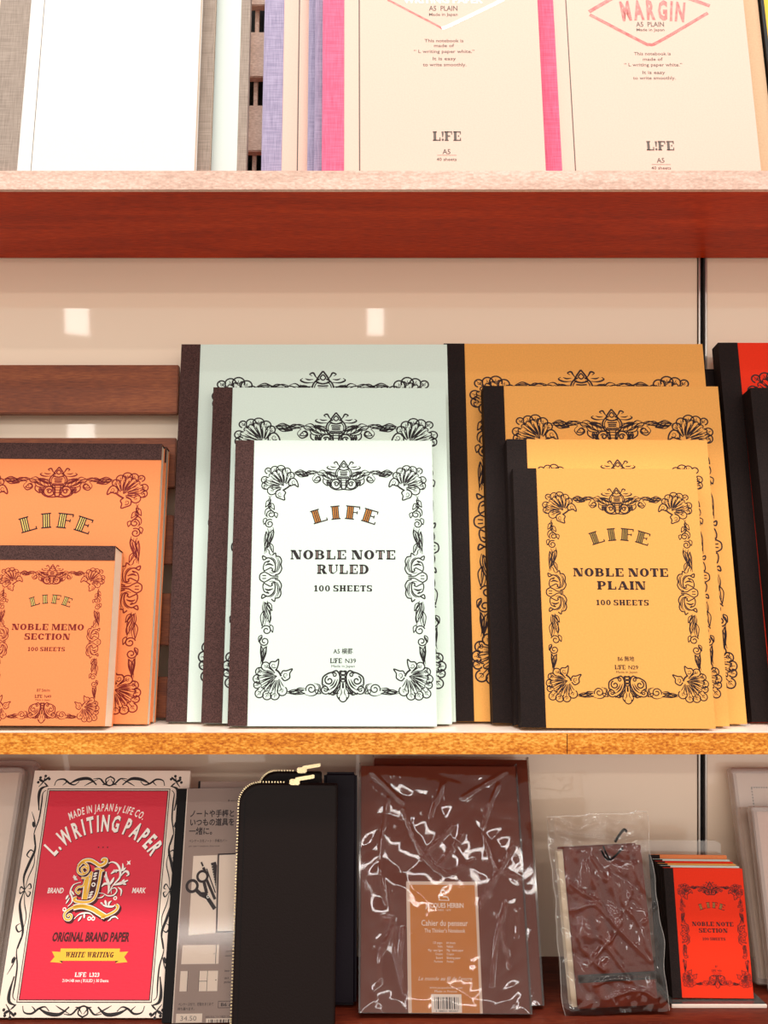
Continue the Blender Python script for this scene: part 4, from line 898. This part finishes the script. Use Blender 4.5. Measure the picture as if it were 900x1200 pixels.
m = film_sheet(-9.5, 61, -1.5, 128, 30, 50, lambda u, v, a, b: (u, TH + .6 + .5 * noise.noise(Vector((u * .08, v * .08, 6))) - (TH * .9) * max(0, 1 - min(a, 1 - a) * 9) * .9 - TH * .8 * max(0, (b - .84) / .16), v), FILM); m.build('plastic_bag_back', o)

# ------------------------------------------------------------------ stack of pocket notebooks on an acrylic stand
st_ = bpy.data.objects.new('acrylic_stand', None); COL.objects.link(st_); st_.location = (.2197, .53, ZB + .0001); st_.empty_display_size = .01
tag(st_, 'clear acrylic stand with a pale front ledge under the pocket notebooks', 'display stand')
m = MB(); m.box(0, 65, -5, 35, 0, 2.2, ACRYL); m.build('base_plate', st_)
m = MB(); m.box(0, 65, -6.2, -5, 0, 2.4, ACRYLE); m.build('front_ledge', st_, .3)
bk = root('back_plate', 0, 0, 0, 12, 0, 0, 0, None, None); bpy.data.objects.remove(bk)
m = MB(); k = tan(radians(6)); V = [(-8, 35, 0), (58, 35, 0), (58, 35 + 95 * k, 97), (54, 35 + 97 * k, 99), (-4, 35 + 97 * k, 99), (-8, 35 + 95 * k, 97)]
m.add(V + [(x, y + 2, z) for x, y, z in V], [(0, 1, 2, 3, 4, 5), (11, 10, 9, 8, 7, 6)] + [(i, (i + 1) % 6, (i + 1) % 6 + 6, i + 6) for i in range(6)], ACRYL); m.build('back_plate', st_)
g = 'pocket notebooks on the acrylic stand'
seq = [(RED, 'red pocket notebook in front of the little stack, with NOBLE NOTE SECTION on its cover'),
       (MINT, 'pocket notebook directly behind the red front one, pale edge showing'),
       (AMBER, 'third pocket notebook of the little stack, counted from the red front one'),
       (RED, 'fourth pocket notebook of the little stack, counted from the red front one'),
       (MINT, 'fifth pocket notebook of the little stack, just before the rearmost'),
       (ORANGE, 'rearmost pocket notebook of the little stack, with an orange top edge')]
for i, (c, lb) in enumerate(seq):
    pr = life_print([('NOBLE NOTE', 121), ('SECTION', 84)], ('B7', 'N36', 'Made in Japan'), INKB, GOLD, INKB, None, 8.8, 1.2, 9.7, 6.6, 1.05, '100 SHEETS') if i == 0 else None
    notebook('pocket_notebook', .2233 - .0003 * i, .531 + .00385 * i, ZB + .0024, 55.9, 85.7 + (.3 * i if i < 5 else 3.2), 3.3, 11.7, .6, c, lb, 'notebook', g, TAPE2, 6.4, 'left', pr, inset=.3)

# ------------------------------------------------------------------ frosted stationery packs at both ends
def rrect(x0, x1, z0, z1, r, n=6):
    P = []
    for cx, cz, a in ((x1 - r, z1 - r, 0), (x0 + r, z1 - r, 90), (x0 + r, z0 + r, 180), (x1 - r, z0 + r, 270)):
        P += [(cx + r * cos(radians(a + 90 * k / n)), cz + r * sin(radians(a + 90 * k / n))) for k in range(n + 1)]
    return P
def pack(X, Y, W, L, T, th, roll, r, label, content, cprint=None, group=None):
    o = root('stationery_pack', X, Y, ZB, th, roll, T, W, label, 'stationery set', group)
    m = MB(); P = rrect(0, W, 0, L, r); n = len(P); Q = rrect(1, W - 1, 1, L - 1, max(.5, r - 1))
    V = [(x, T, z) for x, z in P] + [(x, 1, z) for x, z in P] + [(x, 0, z) for x, z in Q]
    F = [(k * n + i, k * n + (i + 1) % n, (k + 1) * n + (i + 1) % n, (k + 1) * n + i) for k in range(2) for i in range(n)] + [tuple(range(n)), tuple(2 * n + i for i in range(n))]
    m.add(V, F, FROST, False); m.build('plastic_case', o)
    s = Sheet(-1.2); mg = 4
    s.box(mg, W - mg, 1.3, T - .6, mg, L - mg, content)
    if cprint: cprint(s, W, L)
    s.build('letter_paper', o)
    return o
def dashed(s, W, L):
    gmat = mat('green_print', '2E3A20', .6)
    u0, v1 = 14, L - 15
    for k in range(50): s.rect(u0 + k * 1.9, v1, u0 + k * 1.9 + 1.1, v1 + .9, gmat, .1); s.rect(u0, v1 - k * 2.2, u0 + .9, v1 - k * 2.2 - 1.2, gmat, .1)
g = 'frosted plastic stationery packs'
pack(-.340, .5085, 99.5, 164, 8, 21.5, 0, 5, 'front frosted plastic stationery pack at the far left of the bottom shelf', OFFW, None, g)
pack(-.338, .5195, 103.0, 168, 6, 21.5, 0, 6, 'rear frosted plastic stationery pack, rounded corner rising beside the crimson pad', GREYCARD, None, g)
pack(.2922, .5500, 127, 153, 7, 15.8, .5, 1.5, 'large frosted stationery pack with a dashed green border at the right end', OFFW, dashed, g)
pack(.2960, .5370, 110, 128, 7, 14, .5, 1.5, 'small frosted stationery pack with cream paper in front of the dashed green border one', CREAM, None, g)
